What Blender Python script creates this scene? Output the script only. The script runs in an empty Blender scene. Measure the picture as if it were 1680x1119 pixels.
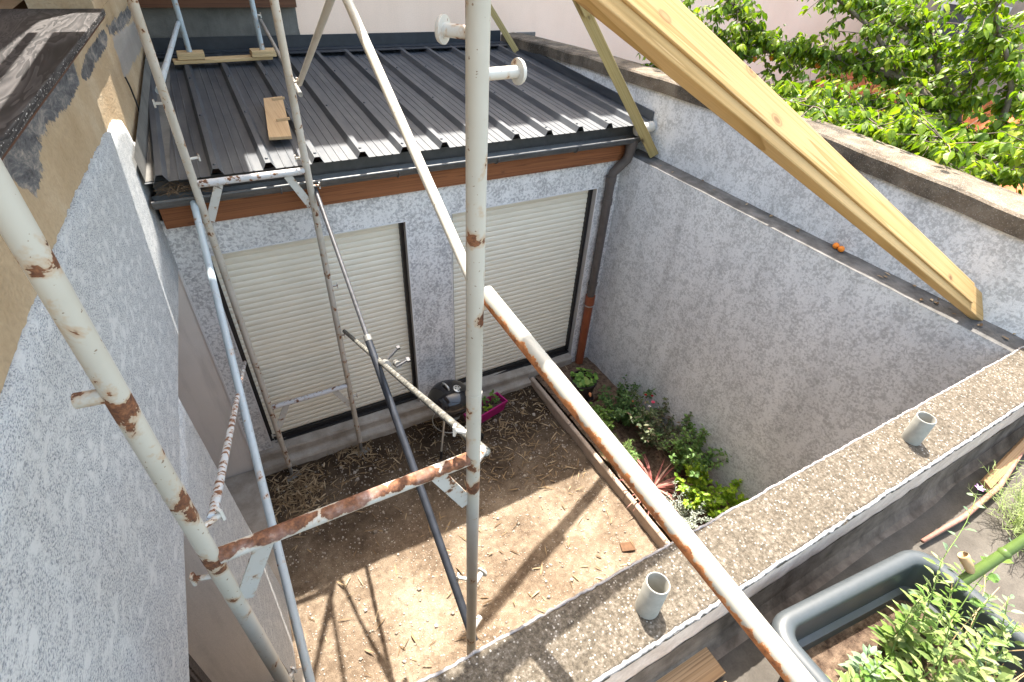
import bpy, bmesh, math, random
from math import sin, cos, pi, radians, atan2, asin, sqrt, exp
from mathutils import Vector as V, Matrix, noise as mnoise

# ------------------------------------------------------------------ camera, sky, sun, exposure
SC = bpy.context.scene
COL = SC.collection
cam_d = bpy.data.cameras.new("camera")
cam_o = bpy.data.objects.new("camera", cam_d)
COL.objects.link(cam_o)
cam_d.sensor_width = 36.0
cam_d.lens = 18.272
cam_d.clip_start = 0.02
cam_d.clip_end = 500
cam_o.matrix_world = Matrix(((0.87634313, 0.26166014, -0.40442142, -3.52988611),
                             (-0.47873904, 0.56588147, -0.67125784, -3.96821599),
                             (0.05321317, 0.78186453, 0.62117326, 4.40117135),
                             (0, 0, 0, 1)))
SC.camera = cam_o
SUN = V((0.205, 0.43, 1.0)).normalized()          # towards the sun
world = bpy.data.worlds.new("World")
SC.world = world
world.use_nodes = True
_nt = world.node_tree
_bg = _nt.nodes['Background']
_sky = _nt.nodes.new('ShaderNodeTexSky')
_sky.sky_type = 'NISHITA'
_sky.sun_disc = False
_sky.sun_elevation = asin(SUN.z)
_sky.sun_rotation = atan2(SUN.x, SUN.y)
_sky.air_density = 1.0
_sky.dust_density = 2.5
_sky.ozone_density = 0.6
_tint = _nt.nodes.new('ShaderNodeMix'); _tint.data_type = 'RGBA'; _tint.blend_type = 'MULTIPLY'
_tint.inputs[0].default_value = 1.0; _tint.inputs[7].default_value = (1.0, .925, .77, 1)
_nt.links.new(_sky.outputs[0], _tint.inputs[6]); _nt.links.new(_tint.outputs[2], _bg.inputs[0])
_bg.inputs[1].default_value = 0.15
sd = bpy.data.lights.new("sun", 'SUN')
sd.energy = 2.8
sd.angle = radians(0.55)
sd.color = (1.0, 0.945, 0.86)
so = bpy.data.objects.new("sun", sd)
COL.objects.link(so)
so.rotation_euler = (-SUN).to_track_quat('-Z', 'Y').to_euler()
SC.view_settings.view_transform = 'Standard'
SC.view_settings.look = 'None'
SC.view_settings.gamma = 1.0
SC.view_settings.exposure = 2.8
SC.cycles.max_bounces = 8
SC.cycles.diffuse_bounces = 5

rnd = random.Random(11)

# ------------------------------------------------------------------ node helpers
class NT:
    def __init__(s, name):
        s.m = bpy.data.materials.new(name)
        s.m.use_nodes = True
        s.t = s.m.node_tree
        s.n = s.t.nodes
        s.b = s.n['Principled BSDF']
        s.out = s.n['Material Output']
        s.b.inputs['Specular IOR Level'].default_value = 0.3
    def link(s, a, b): s.t.links.new(a, b)
    def inp(s, node, key, v):
        if v is None: return
        i = node.inputs[key]
        if hasattr(v, 'is_output'): s.link(v, i)
        elif isinstance(v, (tuple, list)) and len(v) == 3 and i.type == 'RGBA': i.default_value = (*v, 1)
        else: i.default_value = v
    def coord(s, kind='Object'): return s.n.new('ShaderNodeTexCoord').outputs[kind]
    def attr(s, name, out='Vector'):
        a = s.n.new('ShaderNodeAttribute'); a.attribute_name = name; return a.outputs[out]
    def mapping(s, vec, scale=(1, 1, 1), loc=(0, 0, 0), rot=(0, 0, 0)):
        m = s.n.new('ShaderNodeMapping'); s.link(vec, m.inputs[0])
        m.inputs['Location'].default_value = loc; m.inputs['Rotation'].default_value = rot
        m.inputs['Scale'].default_value = scale
        return m.outputs[0]
    def noise(s, vec, scale, detail=3, rough=0.55, dist=0.0, col=False):
        x = s.n.new('ShaderNodeTexNoise'); s.link(vec, x.inputs['Vector'])
        x.inputs['Scale'].default_value = scale; x.inputs['Detail'].default_value = detail
        x.inputs['Roughness'].default_value = rough; x.inputs['Distortion'].default_value = dist
        return x.outputs['Color' if col else 'Fac']
    def voro(s, vec, scale, feature='F1', out='Distance', rand=1.0):
        x = s.n.new('ShaderNodeTexVoronoi'); s.link(vec, x.inputs['Vector'])
        x.feature = feature; x.inputs['Scale'].default_value = scale
        x.inputs['Randomness'].default_value = rand
        return x.outputs[out]
    def wave(s, vec, scale, dist, detail=2, dscale=1.0, direction='Y', rings=False):
        x = s.n.new('ShaderNodeTexWave'); s.link(vec, x.inputs['Vector'])
        if rings: x.wave_type = 'RINGS'; x.rings_direction = direction
        else: x.bands_direction = direction
        x.inputs['Scale'].default_value = scale; x.inputs['Distortion'].default_value = dist
        x.inputs['Detail'].default_value = detail; x.inputs['Detail Scale'].default_value = dscale
        return x.outputs['Fac']
    def ramp(s, fac, stops, interp='LINEAR'):
        r = s.n.new('ShaderNodeValToRGB'); s.link(fac, r.inputs[0])
        r.color_ramp.interpolation = interp
        e = r.color_ramp.elements
        while len(e) < len(stops): e.new(0.5)
        for i, (p, c) in enumerate(stops):
            e[i].position = p
            e[i].color = (*c, 1) if isinstance(c, (tuple, list)) else (c, c, c, 1)
        return r.outputs[0]
    def mix(s, fac, a, b, mode='MIX'):
        x = s.n.new('ShaderNodeMix'); x.data_type = 'RGBA'; x.blend_type = mode
        s.inp(x, 0, fac); s.inp(x, 6, a); s.inp(x, 7, b)
        return x.outputs[2]
    def math(s, op, a, b=None, clamp=False):
        x = s.n.new('ShaderNodeMath'); x.operation = op; x.use_clamp = clamp
        s.inp(x, 0, a); s.inp(x, 1, b)
        return x.outputs[0]
    def dot(s, a, vec):
        x = s.n.new('ShaderNodeVectorMath'); x.operation = 'DOT_PRODUCT'
        s.link(a, x.inputs[0]); x.inputs[1].default_value = vec
        return x.outputs['Value']
    def normal(s): return s.n.new('ShaderNodeNewGeometry').outputs['Normal']
    def bump(s, h, strength=0.5, dist=0.01, prev=None):
        x = s.n.new('ShaderNodeBump'); s.link(h, x.inputs['Height'])
        x.inputs['Strength'].default_value = strength; x.inputs['Distance'].default_value = dist
        if prev is not None: s.link(prev, x.inputs['Normal'])
        return x.outputs[0]
    def fin(s, color=None, rough=None, normal=None, metal=None, spec=None):
        s.inp(s.b, 'Base Color', color); s.inp(s.b, 'Roughness', rough)
        s.inp(s.b, 'Metallic', metal); s.inp(s.b, 'Specular IOR Level', spec)
        if normal is not None: s.link(normal, s.b.inputs['Normal'])
        return s.m

M = {}
def crepi(name, flat, dark, scale=32.0, lump=5.5, bump=.5):
    """scraped render: light flattened grains with a worm-like web of darker pits"""
    t = NT(name); c = t.coord()
    n1 = t.noise(c, scale, 3, .6, .5)
    n2 = t.noise(c, lump, 3, .6, .4)
    n = t.math('ADD', n1, t.math('MULTIPLY', t.math('SUBTRACT', n2, .5), .55))
    mid = tuple((p + q)/2 for p, q in zip(flat, dark))
    col = t.ramp(n, [(.36, dark), (.47, mid), (.55, flat)])
    big = t.ramp(t.noise(c, .9, 4, .6), [(.3, .88), (.7, 1.03)])
    col = t.mix(1.0, col, big, 'MULTIPLY')
    drip = t.ramp(t.noise(t.mapping(c, scale=(5, 5, .35)), 1.4, 4, .65), [(.30, .84), (.52, 1.0)])
    col = t.mix(1.0, col, drip, 'MULTIPLY')
    fine = t.ramp(t.noise(c, 160, 3, .6), [(.3, .84), (.62, 1.03)])
    col = t.mix(1.0, col, fine, 'MULTIPLY')
    return t.fin(col, .93, t.bump(n, bump, .006), spec=.15)
M['crepi'] = crepi('grey_textured_render', (.76, .745, .725), (.43, .42, .415), 40, 7)
M['crepi_wall'] = crepi('grey_mottled_render', (.75, .755, .76), (.49, .495, .50), 56, 9)
def crepi_old(name, flat, dark, mid, scale=13.0, sp=150.0):
    t = NT(name); c = t.coord()
    c0 = c; c = t.mapping(c0, scale=(1, .55, 1))
    n1 = t.noise(c, scale, 4, .6, .3)
    mask = t.ramp(n1, [(.50, 0.0), (.66, 1.0)])
    n2 = t.noise(c, sp, 3, .6, .2)
    rough = t.ramp(n2, [(.36, dark), (.47, mid), (.58, flat)])
    col = t.mix(mask, rough, flat)
    col = t.mix(1.0, col, t.ramp(t.noise(c, 1.1, 3, .5), [(.3, .92), (.7, 1.0)]), 'MULTIPLY')
    h = t.mix(mask, n2, (.6, .6, .6))
    return t.fin(col, .93, t.bump(h, .8, .006), spec=.15)
M['crepi_old'] = crepi_old('white_granular_render', (.50, .50, .49), (.20, .21, .225), (.39, .40, .405), 28.0, 210)
def plaster(name, a, b, scale=3, rough=.9, bump=.25, fine=120, dripmin=.84):
    t = NT(name); c = t.coord()
    n = t.noise(c, scale, 5, .6)
    col = t.mix(t.ramp(n, [(.32, 0.), (.68, 1.)]), a, b)
    drip = t.ramp(t.noise(t.mapping(c, scale=(4, 4, .5)), 1.7, 5, .7), [(.30, dripmin), (.5, 1.0)])
    col = t.mix(1.0, col, drip, 'MULTIPLY')
    f = t.noise(c, fine, 3, .6)
    col = t.mix(1.0, col, t.ramp(f, [(.3, .86), (.6, 1.0)]), 'MULTIPLY')
    return t.fin(col, rough, t.bump(f, bump, .004), spec=.15)
M['beige'] = plaster('smooth_beige_render', (.70, .65, .59), (.76, .70, .64), 3, bump=.15, fine=220)
M['pink'] = plaster('pink_beige_house_render', (.76, .56, .435), (.84, .645, .52), .8, bump=.1, dripmin=.97)
M['cement'] = plaster('dark_cement_render', (.10, .097, .09), (.175, .168, .155), 3.5, bump=.3)
M['sill_cement'] = plaster('worn_cement', (.29, .25, .205), (.43, .385, .33), 7, bump=.35)
M['bead_rough'] = plaster('white_granular_edge', (0.24, 0.224, 0.216), (0.368, 0.352, 0.344), 40, bump=.9, fine=150)
M['jamb'] = plaster('grey_jamb_paint', (.38, .36, .35), (.42, .40, .385), 5, bump=.1)
M['bead'] = plaster('white_corner_bead', (.66, .64, .62), (.72, .70, .68), 5, bump=.05)
M['terrace'] = plaster('terrace_screed', (0.06, 0.0528, 0.0448), (0.1, 0.0896, 0.0768), 6, bump=.4)
M['bitumen'] = plaster('bitumen_upstand', (.07, .056, .045), (.20, .165, .135), 9, bump=.5, fine=70)
M['inner'] = plaster('rough_inner_render', (.52, .42, .35), (.70, .59, .51), 12, bump=.8, fine=70)
M['ledge'] = plaster('dark_mortar_ledge', (.07, .068, .065), (.16, .155, .15), 9, bump=.4)

def coping(name, a, b, stain):
    t = NT(name); c = t.coord()
    n = t.noise(c, 7, 5, .65)
    col = t.mix(t.ramp(n, [(.35, 0.), (.65, 1.)]), a, b)
    st = t.ramp(t.noise(c, 2.3, 5, .7), [(.45, 0.), (.62, .85)])
    col = t.mix(st, col, stain)
    sp = t.voro(c, 95); spk = t.ramp(sp, [(.16, 1.), (.3, 0.)])
    col = t.mix(t.math('MULTIPLY', spk, .35), col, (.52, .50, .46))
    f = t.noise(c, 130, 3, .7)
    col = t.mix(1.0, col, t.ramp(f, [(.3, .7), (.6, 1.0)]), 'MULTIPLY')
    return t.fin(col, .95, t.bump(f, .6, .008), spec=.1)
M['coping'] = coping('weathered_coping_concrete', (0.1394, 0.1107, 0.082), (0.2214, 0.1845, 0.1435), (0.0451, 0.0394, 0.0328))

def parapet_mat():
    t = NT('pebbly_parapet_concrete'); c = t.coord()
    n = t.noise(c, 78, 4, .75, .2)
    col = t.ramp(n, [(.30, (0.0396, 0.0324, 0.0245)), (.45, (0.0756, 0.0634, 0.0482)), (.56, (0.1116, 0.0943, 0.0734)), (.70, (0.1872, 0.167, 0.1404))])
    v = t.voro(c, 120, out='Color')
    sep = t.n.new('ShaderNodeSeparateColor'); t.link(v, sep.inputs[0])
    spk = t.ramp(sep.outputs[0], [(.80, 0.), (.86, 1.)])
    d = t.ramp(t.voro(c, 120), [(.25, 1.), (.45, 0.)])
    col = t.mix(t.math('MULTIPLY', spk, d), col, (0.3375, 0.315, 0.285))
    big = t.ramp(t.noise(c, 5, 5, .7), [(.34, .80), (.5, .98), (.68, 1.12)])
    col = t.mix(1.0, col, big, 'MULTIPLY')
    lich = t.ramp(t.noise(c, 14, 5, .75), [(.64, 0.), (.74, .25)])
    col = t.mix(lich, col, (.045, .042, .036))
    return t.fin(col, .95, t.bump(n, .55, .010), spec=.12)
M['parapet'] = parapet_mat()

def ochre_mat():
    t = NT('old_ochre_plaster'); c = t.coord()
    n = t.noise(c, 2.2, 5, .6)
    col = t.ramp(n, [(.3, (.34, .245, .145)), (.55, (.42, .315, .20)), (.75, (.49, .40, .285))])
    f = t.noise(c, 60, 4, .6)
    col = t.mix(1.0, col, t.ramp(f, [(.3, .85), (.6, 1.0)]), 'MULTIPLY')
    d = t.attr('dmg', 'Fac')
    dn = t.math('ADD', d, t.math('MULTIPLY', t.math('SUBTRACT', t.noise(c, 22, 4, .65), .5), .9))
    dm = t.ramp(dn, [(.44, 0.), (.52, 1.)])
    rub = t.ramp(t.noise(t.mapping(c, scale=(1, .35, 1)), 17, 6, .8, .5), [(.30, (.035, .033, .035)), (.5, (.13, .125, .125)), (.68, (.34, .29, .24))])
    col = t.mix(dm, col, rub)
    g = t.attr('grey', 'Fac')
    gm = t.ramp(t.math('ADD', g, t.math('MULTIPLY', t.math('SUBTRACT', t.noise(c, 9, 4, .6), .5), .6)), [(.42, 0.), (.6, .9)])
    col = t.mix(gm, col, t.mix(n, (.22, .205, .19), (.34, .31, .28)))
    h = t.mix(dm, f, t.noise(c, 45, 4, .7))
    b1 = t.bump(dm, -.7, .02)
    return t.fin(col, .95, t.bump(h, .55, .012, b1), spec=.1)
M['ochre'] = ochre_mat()

def paint(name, base, t0, wear=None, wearamt=0.0, rscale=11.0, seed=(0, 0, 0), dirt=.25, rough=.42, joints=(), worn=False):
    """painted steel with rust where the paint has flaked off"""
    t = NT(name); c = t.mapping(t.coord(), loc=seed)
    n = t.noise(c, rscale, 5, .62, .3)
    if wear is not None:
        n = t.math('ADD', n, t.math('MULTIPLY', t.dot(t.normal(), wear), wearamt))
    for zj, hw, amt in joints:
        zz = t.dot(t.coord(), (0, 0, 1.0)); dz = t.math('ABSOLUTE', t.math('SUBTRACT', zz, zj))
        n = t.math('ADD', n, t.math('MULTIPLY', t.ramp(t.math('DIVIDE', dz, hw), [(0, 1.), (1., 0.)]), amt))
    rust = t.ramp(n, [(t0, 0.), (t0 + .012, 1.)])
    halo = t.ramp(n, [(t0 - .07, 0.), (t0, .55)])
    pn = t.noise(c, 5, 4, .6)
    pc = t.mix(t.math('MULTIPLY', t.ramp(pn, [(.4, 0.), (.7, 1.)]), dirt), base, (base[0]*.62, base[1]*.57, base[2]*.48))
    pc = t.mix(halo, pc, (.36, .21, .09))
    pits = t.ramp(t.noise(c, 85, 2, .5), [(.70, 0.), (.73, 1.)])
    pc = t.mix(t.math('MULTIPLY', pits, .8), pc, (.14, .075, .04))
    rn = t.noise(c, 60, 4, .7)
    rc = t.ramp(rn, [(.3, (.055, .026, .017)), (.5, (.135, .056, .027)), (.7, (.27, .12, .055))])
    if worn:   # polished, pinkish grey where boots have rubbed the rust
        wn = t.noise(t.coord(), 6, 4, .65)
        rc = t.mix(t.ramp(wn, [(.48, 0.), (.66, .8)]), rc, t.ramp(t.noise(t.coord(), 55, 3, .7), [(.35, (.25, .13, .10)), (.55, (.36, .23, .19)), (.7, (.52, .43, .38))]))
    col = t.mix(rust, pc, rc)
    rg = t.mix(rust, (rough, rough, rough), (.85, .85, .85))
    h = t.mix(rust, (.8, .8, .8), t.mix(.3, (.2, .2, .2), rn))
    return t.fin(col, rg, t.bump(h, .35, .002), spec=.4)
WHITE = (.44, .42, .36)
M['paint_post'] = paint('chipped_white_paint', WHITE, .615, seed=(3.1, 1, 0), rscale=9, joints=((3.57, .12, .105), (2.97, .13, .13), (3.20, .10, .10), (3.90, .08, .09)))
M['paint_post2'] = paint('flaking_white_paint', (.43, .41, .355), .635, seed=(7.7, 2, 5), rscale=9, joints=((2.97, .13, .16), (3.21, .05, .16), (3.80, .05, .13), (3.58, .06, .11), (2.84, .06, .12)))
M['paint_far'] = paint('worn_cream_paint', (.47, .43, .37), .615, seed=(2, 9, 4), rscale=17, dirt=.5)
M['paint_bar'] = paint('rusted_crossbar_paint', (.52, .51, .47), .60, wear=(0, -.35, .94), wearamt=.20, rscale=9, seed=(1, 4, 2), worn=True)
M['paint_bar_far'] = paint('speckled_crossbar_paint', (.52, .52, .53), .60, wear=(0, -.3, .95), wearamt=.03, rscale=26, seed=(1, 4, 2))
M['paint_clean'] = paint('white_tube_paint', (.52, .50, .44), .72, seed=(5, 5, 5), rscale=12, dirt=.4)
M['paint_bare'] = paint('white_bracket_paint', (.50, .49, .455), .60, seed=(5, 1, 5), rscale=20)
M['paint_blue'] = paint('pale_blue_grey_paint', (.355, .41, .445), .66, seed=(1, 1, 8), rscale=14, dirt=.2)
M['paint_speck'] = paint('pale_blue_paint_with_rust_flecks', (.46, .49, .52), .545, seed=(4, 1, 8), rscale=30, dirt=.3)
def mort_mat():
    t = NT('mortar_splashed_steel'); c = t.coord()
    n = t.noise(c, 40, 5, .75, .4)
    col = t.ramp(n, [(.36, (.035, .034, .032)), (.5, (.10, .097, .085)), (.60, (.17, .165, .145)), (.68, (.40, .39, .36))])
    return t.fin(col, .65, t.bump(n, .4, .002), spec=.3)
M['paint_mort'] = mort_mat()

def guard_mat():
    t = NT('white_guard_tube_with_rust_streak'); g = t.attr('g')   # g = (along, angle in turns, 0)
    sep = t.n.new('ShaderNodeSeparateXYZ'); t.link(g, sep.inputs[0])
    cmb = t.n.new('ShaderNodeCombineXYZ'); t.link(sep.outputs[0], cmb.inputs[0])
    c = t.coord()
    n = t.noise(cmb.outputs[0], 7, 5, .7); n2 = t.noise(c, 45, 4, .6)
    side = t.dot(t.normal(), (-.80, .05, -.60))
    e = t.math('ADD', side, t.math('ADD', t.math('MULTIPLY', t.math('SUBTRACT', n, .5), 2.8), t.math('MULTIPLY', t.math('SUBTRACT', n2, .5), 1.1)))
    rust = t.ramp(e, [(.47, 0.), (.49, 1.)])
    halo = t.ramp(e, [(.32, 0.), (.47, .6)])
    pc = t.mix(halo, t.mix(t.noise(c, 6, 4, .6), (0.3276, 0.3159, 0.2769), (0.2652, 0.2496, 0.2106)), (.42, .22, .08))
    rc = t.ramp(t.noise(c, 38, 4, .7), [(.3, (.13, .05, .025)), (.5, (.34, .125, .04)), (.62, (.42, .17, .06)), (.75, (.36, .25, .19))])
    col = t.mix(rust, pc, rc)
    h = t.mix(rust, (.8, .8, .8), (.1, .1, .1))
    return t.fin(col, t.mix(rust, (.35, .35, .35), (.85, .85, .85)), t.bump(h, .4, .002), spec=.4)
M['guard'] = guard_mat()

def wood(name, a, b, c3, ring=26.0, knots=True, rough=.72, seed=0.0, kc=(.20, .10, .045), contrast=1.0):
    t = NT(name); g = t.mapping(t.attr('g'), loc=(seed, seed*.37, 0))
    warp = t.noise(t.mapping(g, scale=(1.1, 5, 5)), 1.0, 3, .5)
    w1 = t.noise(t.mapping(g, scale=(.20, ring*1.5, ring*1.5)), 1.0, 2, .5, .8)
    w = t.math('FRACT', t.math('MULTIPLY', w1, 9.0))
    w = t.math('MULTIPLY', w, w)
    fib = t.noise(t.mapping(g, scale=(4, 260, 260)), 1, 3, .6)
    col = t.ramp(w, [(.0, a), (.55, b), (.95, c3), (1.0, a)])
    col = t.mix(1.0, col, t.ramp(fib, [(.3, .88), (.65, 1.03)]), 'MULTIPLY')
    col = t.mix(1.0, col, t.ramp(warp, [(.3, .88), (.7, 1.06)]), 'MULTIPLY')
    if knots:
        kv = t.voro(t.mapping(g, scale=(4.2, 9, 9), loc=(seed, .3, 0)), 1.0)
        k = t.ramp(kv, [(.05, 1.), (.10, .75), (.115, .25), (.15, .55), (.17, .1), (.26, 0.)])
        col = t.mix(k, col, kc)
    return t.fin(col, rough, t.bump(fib, .18, .003), spec=.25)
M['pine'] = wood('treated_pine', (0.504, 0.3318, 0.147), (0.4704, 0.2982, 0.1176), (0.336, 0.2058, 0.0714), 7, True, seed=1.7)
M['pine2'] = wood('weathered_treated_pine', (.40, .31, .14), (.35, .265, .11), (.26, .19, .08), 10, True, seed=5.1, kc=(.06, .04, .025))
M['pine_pale'] = wood('pale_pine', (.55, .40, .225), (.48, .335, .17), (.38, .25, .115), 12, False, seed=3.3)
M['ply'] = wood('plywood', (.44, .31, .18), (.40, .275, .155), (.34, .225, .12), 16, False, seed=2.2)
M['fascia'] = wood('red_brown_stained_wood', (.27, .105, .042), (.215, .08, .033), (.14, .05, .022), 15, True, seed=9.1, kc=(.06, .022, .012), rough=.6)
M['dark_wood'] = wood('dark_stained_board', (.13, .115, .105), (.055, .045, .042), (.020, .016, .015), 14, True, seed=4.4, kc=(.015, .012, .010), rough=.6)
M['brown_wood'] = wood('brown_shutter_wood', (.12, .05, .025), (.09, .036, .018), (.05, .02, .011), 22, False, seed=6.4, rough=.55)
M['board_old'] = wood('worn_terrace_board', (.34, .215, .115), (.28, .17, .085), (.19, .11, .055), 16, False, seed=7.4)

def dirt_mat():
    t = NT('dry_garden_soil'); c = t.coord()
    n = t.noise(c, 1.7, 6, .62); n2 = t.noise(c, 17, 5, .68)
    m = t.math('ADD', t.math('MULTIPLY', n, .65), t.math('MULTIPLY', n2, .42))
    col = t.ramp(m, [(.40, (0.1053, 0.0772, 0.0546)), (.52, (0.1833, 0.1404, 0.1014)), (.64, (0.2808, 0.2262, 0.1677))])
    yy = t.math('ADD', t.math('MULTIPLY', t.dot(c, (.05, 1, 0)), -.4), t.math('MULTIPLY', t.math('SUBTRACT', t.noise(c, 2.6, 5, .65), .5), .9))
    soil_shade = t.ramp(yy, [(.18, (.26, .23, .20)), (.80, (1.0, .98, .96))])  # darker soil toward the facade, with the shade there painted in
    col = t.mix(1.0, col, soil_shade, 'MULTIPLY')
    f = t.noise(c, 110, 4, .7)
    col = t.mix(1.0, col, t.ramp(f, [(.3, .62), (.62, 1.05)]), 'MULTIPLY')
    v = t.voro(c, 60, out='Color'); sep = t.n.new('ShaderNodeSeparateColor'); t.link(v, sep.inputs[0])
    st = t.math('MULTIPLY', t.ramp(sep.outputs[0], [(.86, 0.), (.9, 1.)]), t.ramp(t.voro(c, 60), [(.25, 1.), (.42, 0.)]))
    col = t.mix(t.math('MULTIPLY', st, .75), col, (0.368, 0.32, 0.264))
    h = t.math('ADD', t.math('MULTIPLY', n2, .7), t.math('ADD', t.math('MULTIPLY', f, .4), t.math('MULTIPLY', st, .5)))
    return t.fin(col, .97, t.bump(h, .8, .02), spec=.1)
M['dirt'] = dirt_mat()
def soil_mat(name, a, b):
    t = NT(name); c = t.coord()
    n = t.noise(c, 26, 5, .7)
    col = t.ramp(n, [(.35, a), (.65, b)])
    return t.fin(col, .97, t.bump(n, .9, .02), spec=.1)
M['soil'] = soil_mat('bed_soil', (.075, .048, .034), (.23, .155, .105))
M['potting'] = soil_mat('potting_soil', (.035, .022, .016), (.15, .105, .075))

def simple(name, col, rough=.6, metal=0., spec=.35, var=.15, scale=14, bump=0):
    t = NT(name); c = t.coord()
    n = t.noise(c, scale, 4, .6)
    cc = t.mix(1.0, col, t.ramp(n, [(.3, 1 - var), (.7, 1 + var*.4)]), 'MULTIPLY')
    nn = t.bump(n, bump, .003) if bump else None
    return t.fin(cc, rough, nn, metal, spec)
def roof_mat():
    t = NT('anthracite_roof_sheet'); c = t.coord()
    n = t.noise(c, 3, 5, .65)
    dust = t.math('MULTIPLY', t.ramp(t.noise(t.mapping(c, scale=(9, 1.3, 9)), 1.6, 5, .7), [(.42, 0.), (.75, 1.)]), .55)
    ed = t.math('MULTIPLY', t.ramp(t.dot(c, (0, 1, 0)), [(.0, .85), (.55, 0.)]), t.ramp(t.noise(t.mapping(c, scale=(14, 2, 1)), 1.3, 4, .7), [(.3, .25), (.65, 1.)]))  # dust thickened along the eave to paint in the bright sunlit strip
    dust = t.math('MAXIMUM', dust, ed)  # roof dust plus the painted sunlit strip at the eave
    col = t.mix(dust, (.024, .030, .040), (.088, .092, .096))
    spk = t.ramp(t.noise(c, 120, 2, .5), [(.69, 0.), (.73, .5)])
    col = t.mix(spk, col, (.13, .125, .115))
    return t.fin(col, t.ramp(n, [(.3, .50), (.7, .62)]), spec=.6)
M['roof'] = roof_mat()
M['flash'] = simple('blue_grey_flashing', (.022, .026, .034), .42, var=.3)
M['zinc'] = simple('dark_grey_gutter', (.075, .075, .075), .42, var=.3, spec=.5)
M['black_metal'] = simple('black_guide_rail', (.020, .019, .019), .45, var=.3)
M['downpipe'] = simple('brown_grey_downpipe', (.095, .08, .073), .45, var=.25)
M['terracotta_pvc'] = simple('orange_brown_pvc', (.25, .07, .03), .5, var=.2)
M['pvc'] = simple('pale_grey_pvc', (0.2808, 0.273, 0.2418), .5, var=.18, scale=30)
M['grey_pvc'] = simple('light_grey_pvc_offcut', (.42, .41, .38), .5)
def shutter_mat():
    t = NT('cream_roller_shutter'); c = t.coord()
    n = t.noise(t.mapping(c, scale=(3, 1, 18)), 1.5, 4, .6)
    col = t.mix(t.ramp(n, [(.35, 0.), (.7, 1.)]), (.80, .745, .61), (.73, .675, .545))
    dust = t.math('MULTIPLY', t.ramp(t.dot(c, (0, 0, 1)), [(.35, .7), (.6, 0.)]), t.noise(c, 9, 4, .6))
    col = t.mix(t.math('MULTIPLY', dust, .5), col, (.36, .31, .25))
    return t.fin(col, .48, spec=.35)
M['shutter'] = shutter_mat()
M['prop_black'] = simple('black_prop_paint', (.022, .025, .032), .38, var=.4, spec=.5)
M['galv'] = simple('galvanised_steel', (.42, .42, .41), .38, metal=.7, var=.3)
M['dull_steel'] = simple('dull_steel', (.24, .235, .22), .5, metal=.4, var=.35, scale=25)
M['dark_steel'] = simple('dark_steel_tube', (.085, .085, .09), .4, metal=.3, var=.4, scale=30)
M['enamel'] = simple('black_enamel', (.012, .011, .012), .12, spec=.6, var=.05)
M['alu'] = simple('aluminium', (.55, .54, .50), .35, metal=.6, var=.1)
M['plastic_black'] = simple('black_plastic', (.018, .018, .019), .5)
M['magenta'] = simple('magenta_plastic', (.36, .012, .14), .38, var=.1)
M['pot'] = simple('dark_brown_plastic_pot', (.035, .028, .025), .5, var=.2)
M['planter'] = simple('grey_plastic_planter', (.046, .053, .057), .40, spec=.45, var=.12, scale=40)
M['kerb'] = plaster('tan_concrete_kerb', (0.396, 0.306, 0.2385), (0.486, 0.387, 0.3105), 8, bump=.2)
M['kerb_top'] = M['kerb']
M['bark'] = simple('grey_brown_bark', (.16, .125, .095), .9, var=.45, scale=30, bump=.5)
M['twig'] = simple('brown_twig', (.13, .085, .05), .85, var=.3)
M['stem'] = simple('green_stem', (.16, .24, .06), .6, var=.2)
M['stem_thick'] = simple('thick_green_stalk', (0.08, 0.128, 0.0304), .42, var=.15, scale=40)
M['drystem'] = simple('dry_straw_stalk', (.42, .29, .15), .8, var=.3)
M['pinkcane'] = simple('dry_pink_cane', (0.32, 0.16, 0.12), .7, var=.35, scale=30)
M['apricot'] = simple('apricot_skin', (.80, .24, .025), .55, var=.25, scale=20)
M['tile'] = simple('orange_roof_tile', (.45, .13, .045), .85, var=.4, scale=6)
M['house_grey'] = plaster('neighbour_grey_render', (.30, .26, .22), (.38, .33, .28), 2)
M['window_white'] = simple('white_window_frame', (.7, .7, .7), .5)
M['glass'] = simple('dark_window_glass', (.05, .06, .075), .12, spec=.6)
M['rustplate'] = simple('rusty_ground_plate', (0.132, 0.069, 0.036), .9, var=.4)
M['concrete_pad'] = plaster('concrete_pad', (.30, .28, .25), (.38, .35, .31), 12)
M['flower_pink'] = simple('pink_petal', (.75, .12, .20), .6)
M['flower_white'] = simple('white_petal', (.75, .68, .66), .6)
M['flower_red'] = simple('red_petal', (.42, .02, .02), .6)
M['flower_orange'] = simple('apricot_petal', (.75, .30, .12), .6)
M['petal_mauve'] = simple('mauve_petal', (.45, .25, .50), .6)

def leaf_mat(name, a, b, trans=.35, rough=.5, c3=None):
    t = NT(name)
    r = t.attr('lv', 'Fac')
    st = [(0.0, a), (.75, b)] + ([(1.0, c3)] if c3 else [(1.0, b)])
    col = t.ramp(r, st)
    t.fin(col, rough, spec=.35)
    tr = t.n.new('ShaderNodeBsdfTranslucent')
    t.link(t.mix(1.0, col, (1.25, 1.35, .55), 'MULTIPLY'), tr.inputs[0])
    mx = t.n.new('ShaderNodeMixShader'); mx.inputs[0].default_value = trans
    t.link(t.b.outputs[0], mx.inputs[1]); t.link(tr.outputs[0], mx.inputs[2])
    t.link(mx.outputs[0], t.out.inputs[0])
    return t.m
M['leaf_tree'] = leaf_mat('apricot_leaf', (0.0574, 0.1148, 0.0066), (0.1763, 0.2665, 0.0131), .42, .45, (0.2952, 0.3444, 0.0287))
M['leaf_dark'] = leaf_mat('dark_rose_leaf', (.04, .085, .024), (.085, .155, .04), .25)
M['leaf_brown'] = leaf_mat('bronze_green_leaf', (.055, .078, .032), (.115, .135, .06), .2, c3=(.17, .11, .08))
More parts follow.
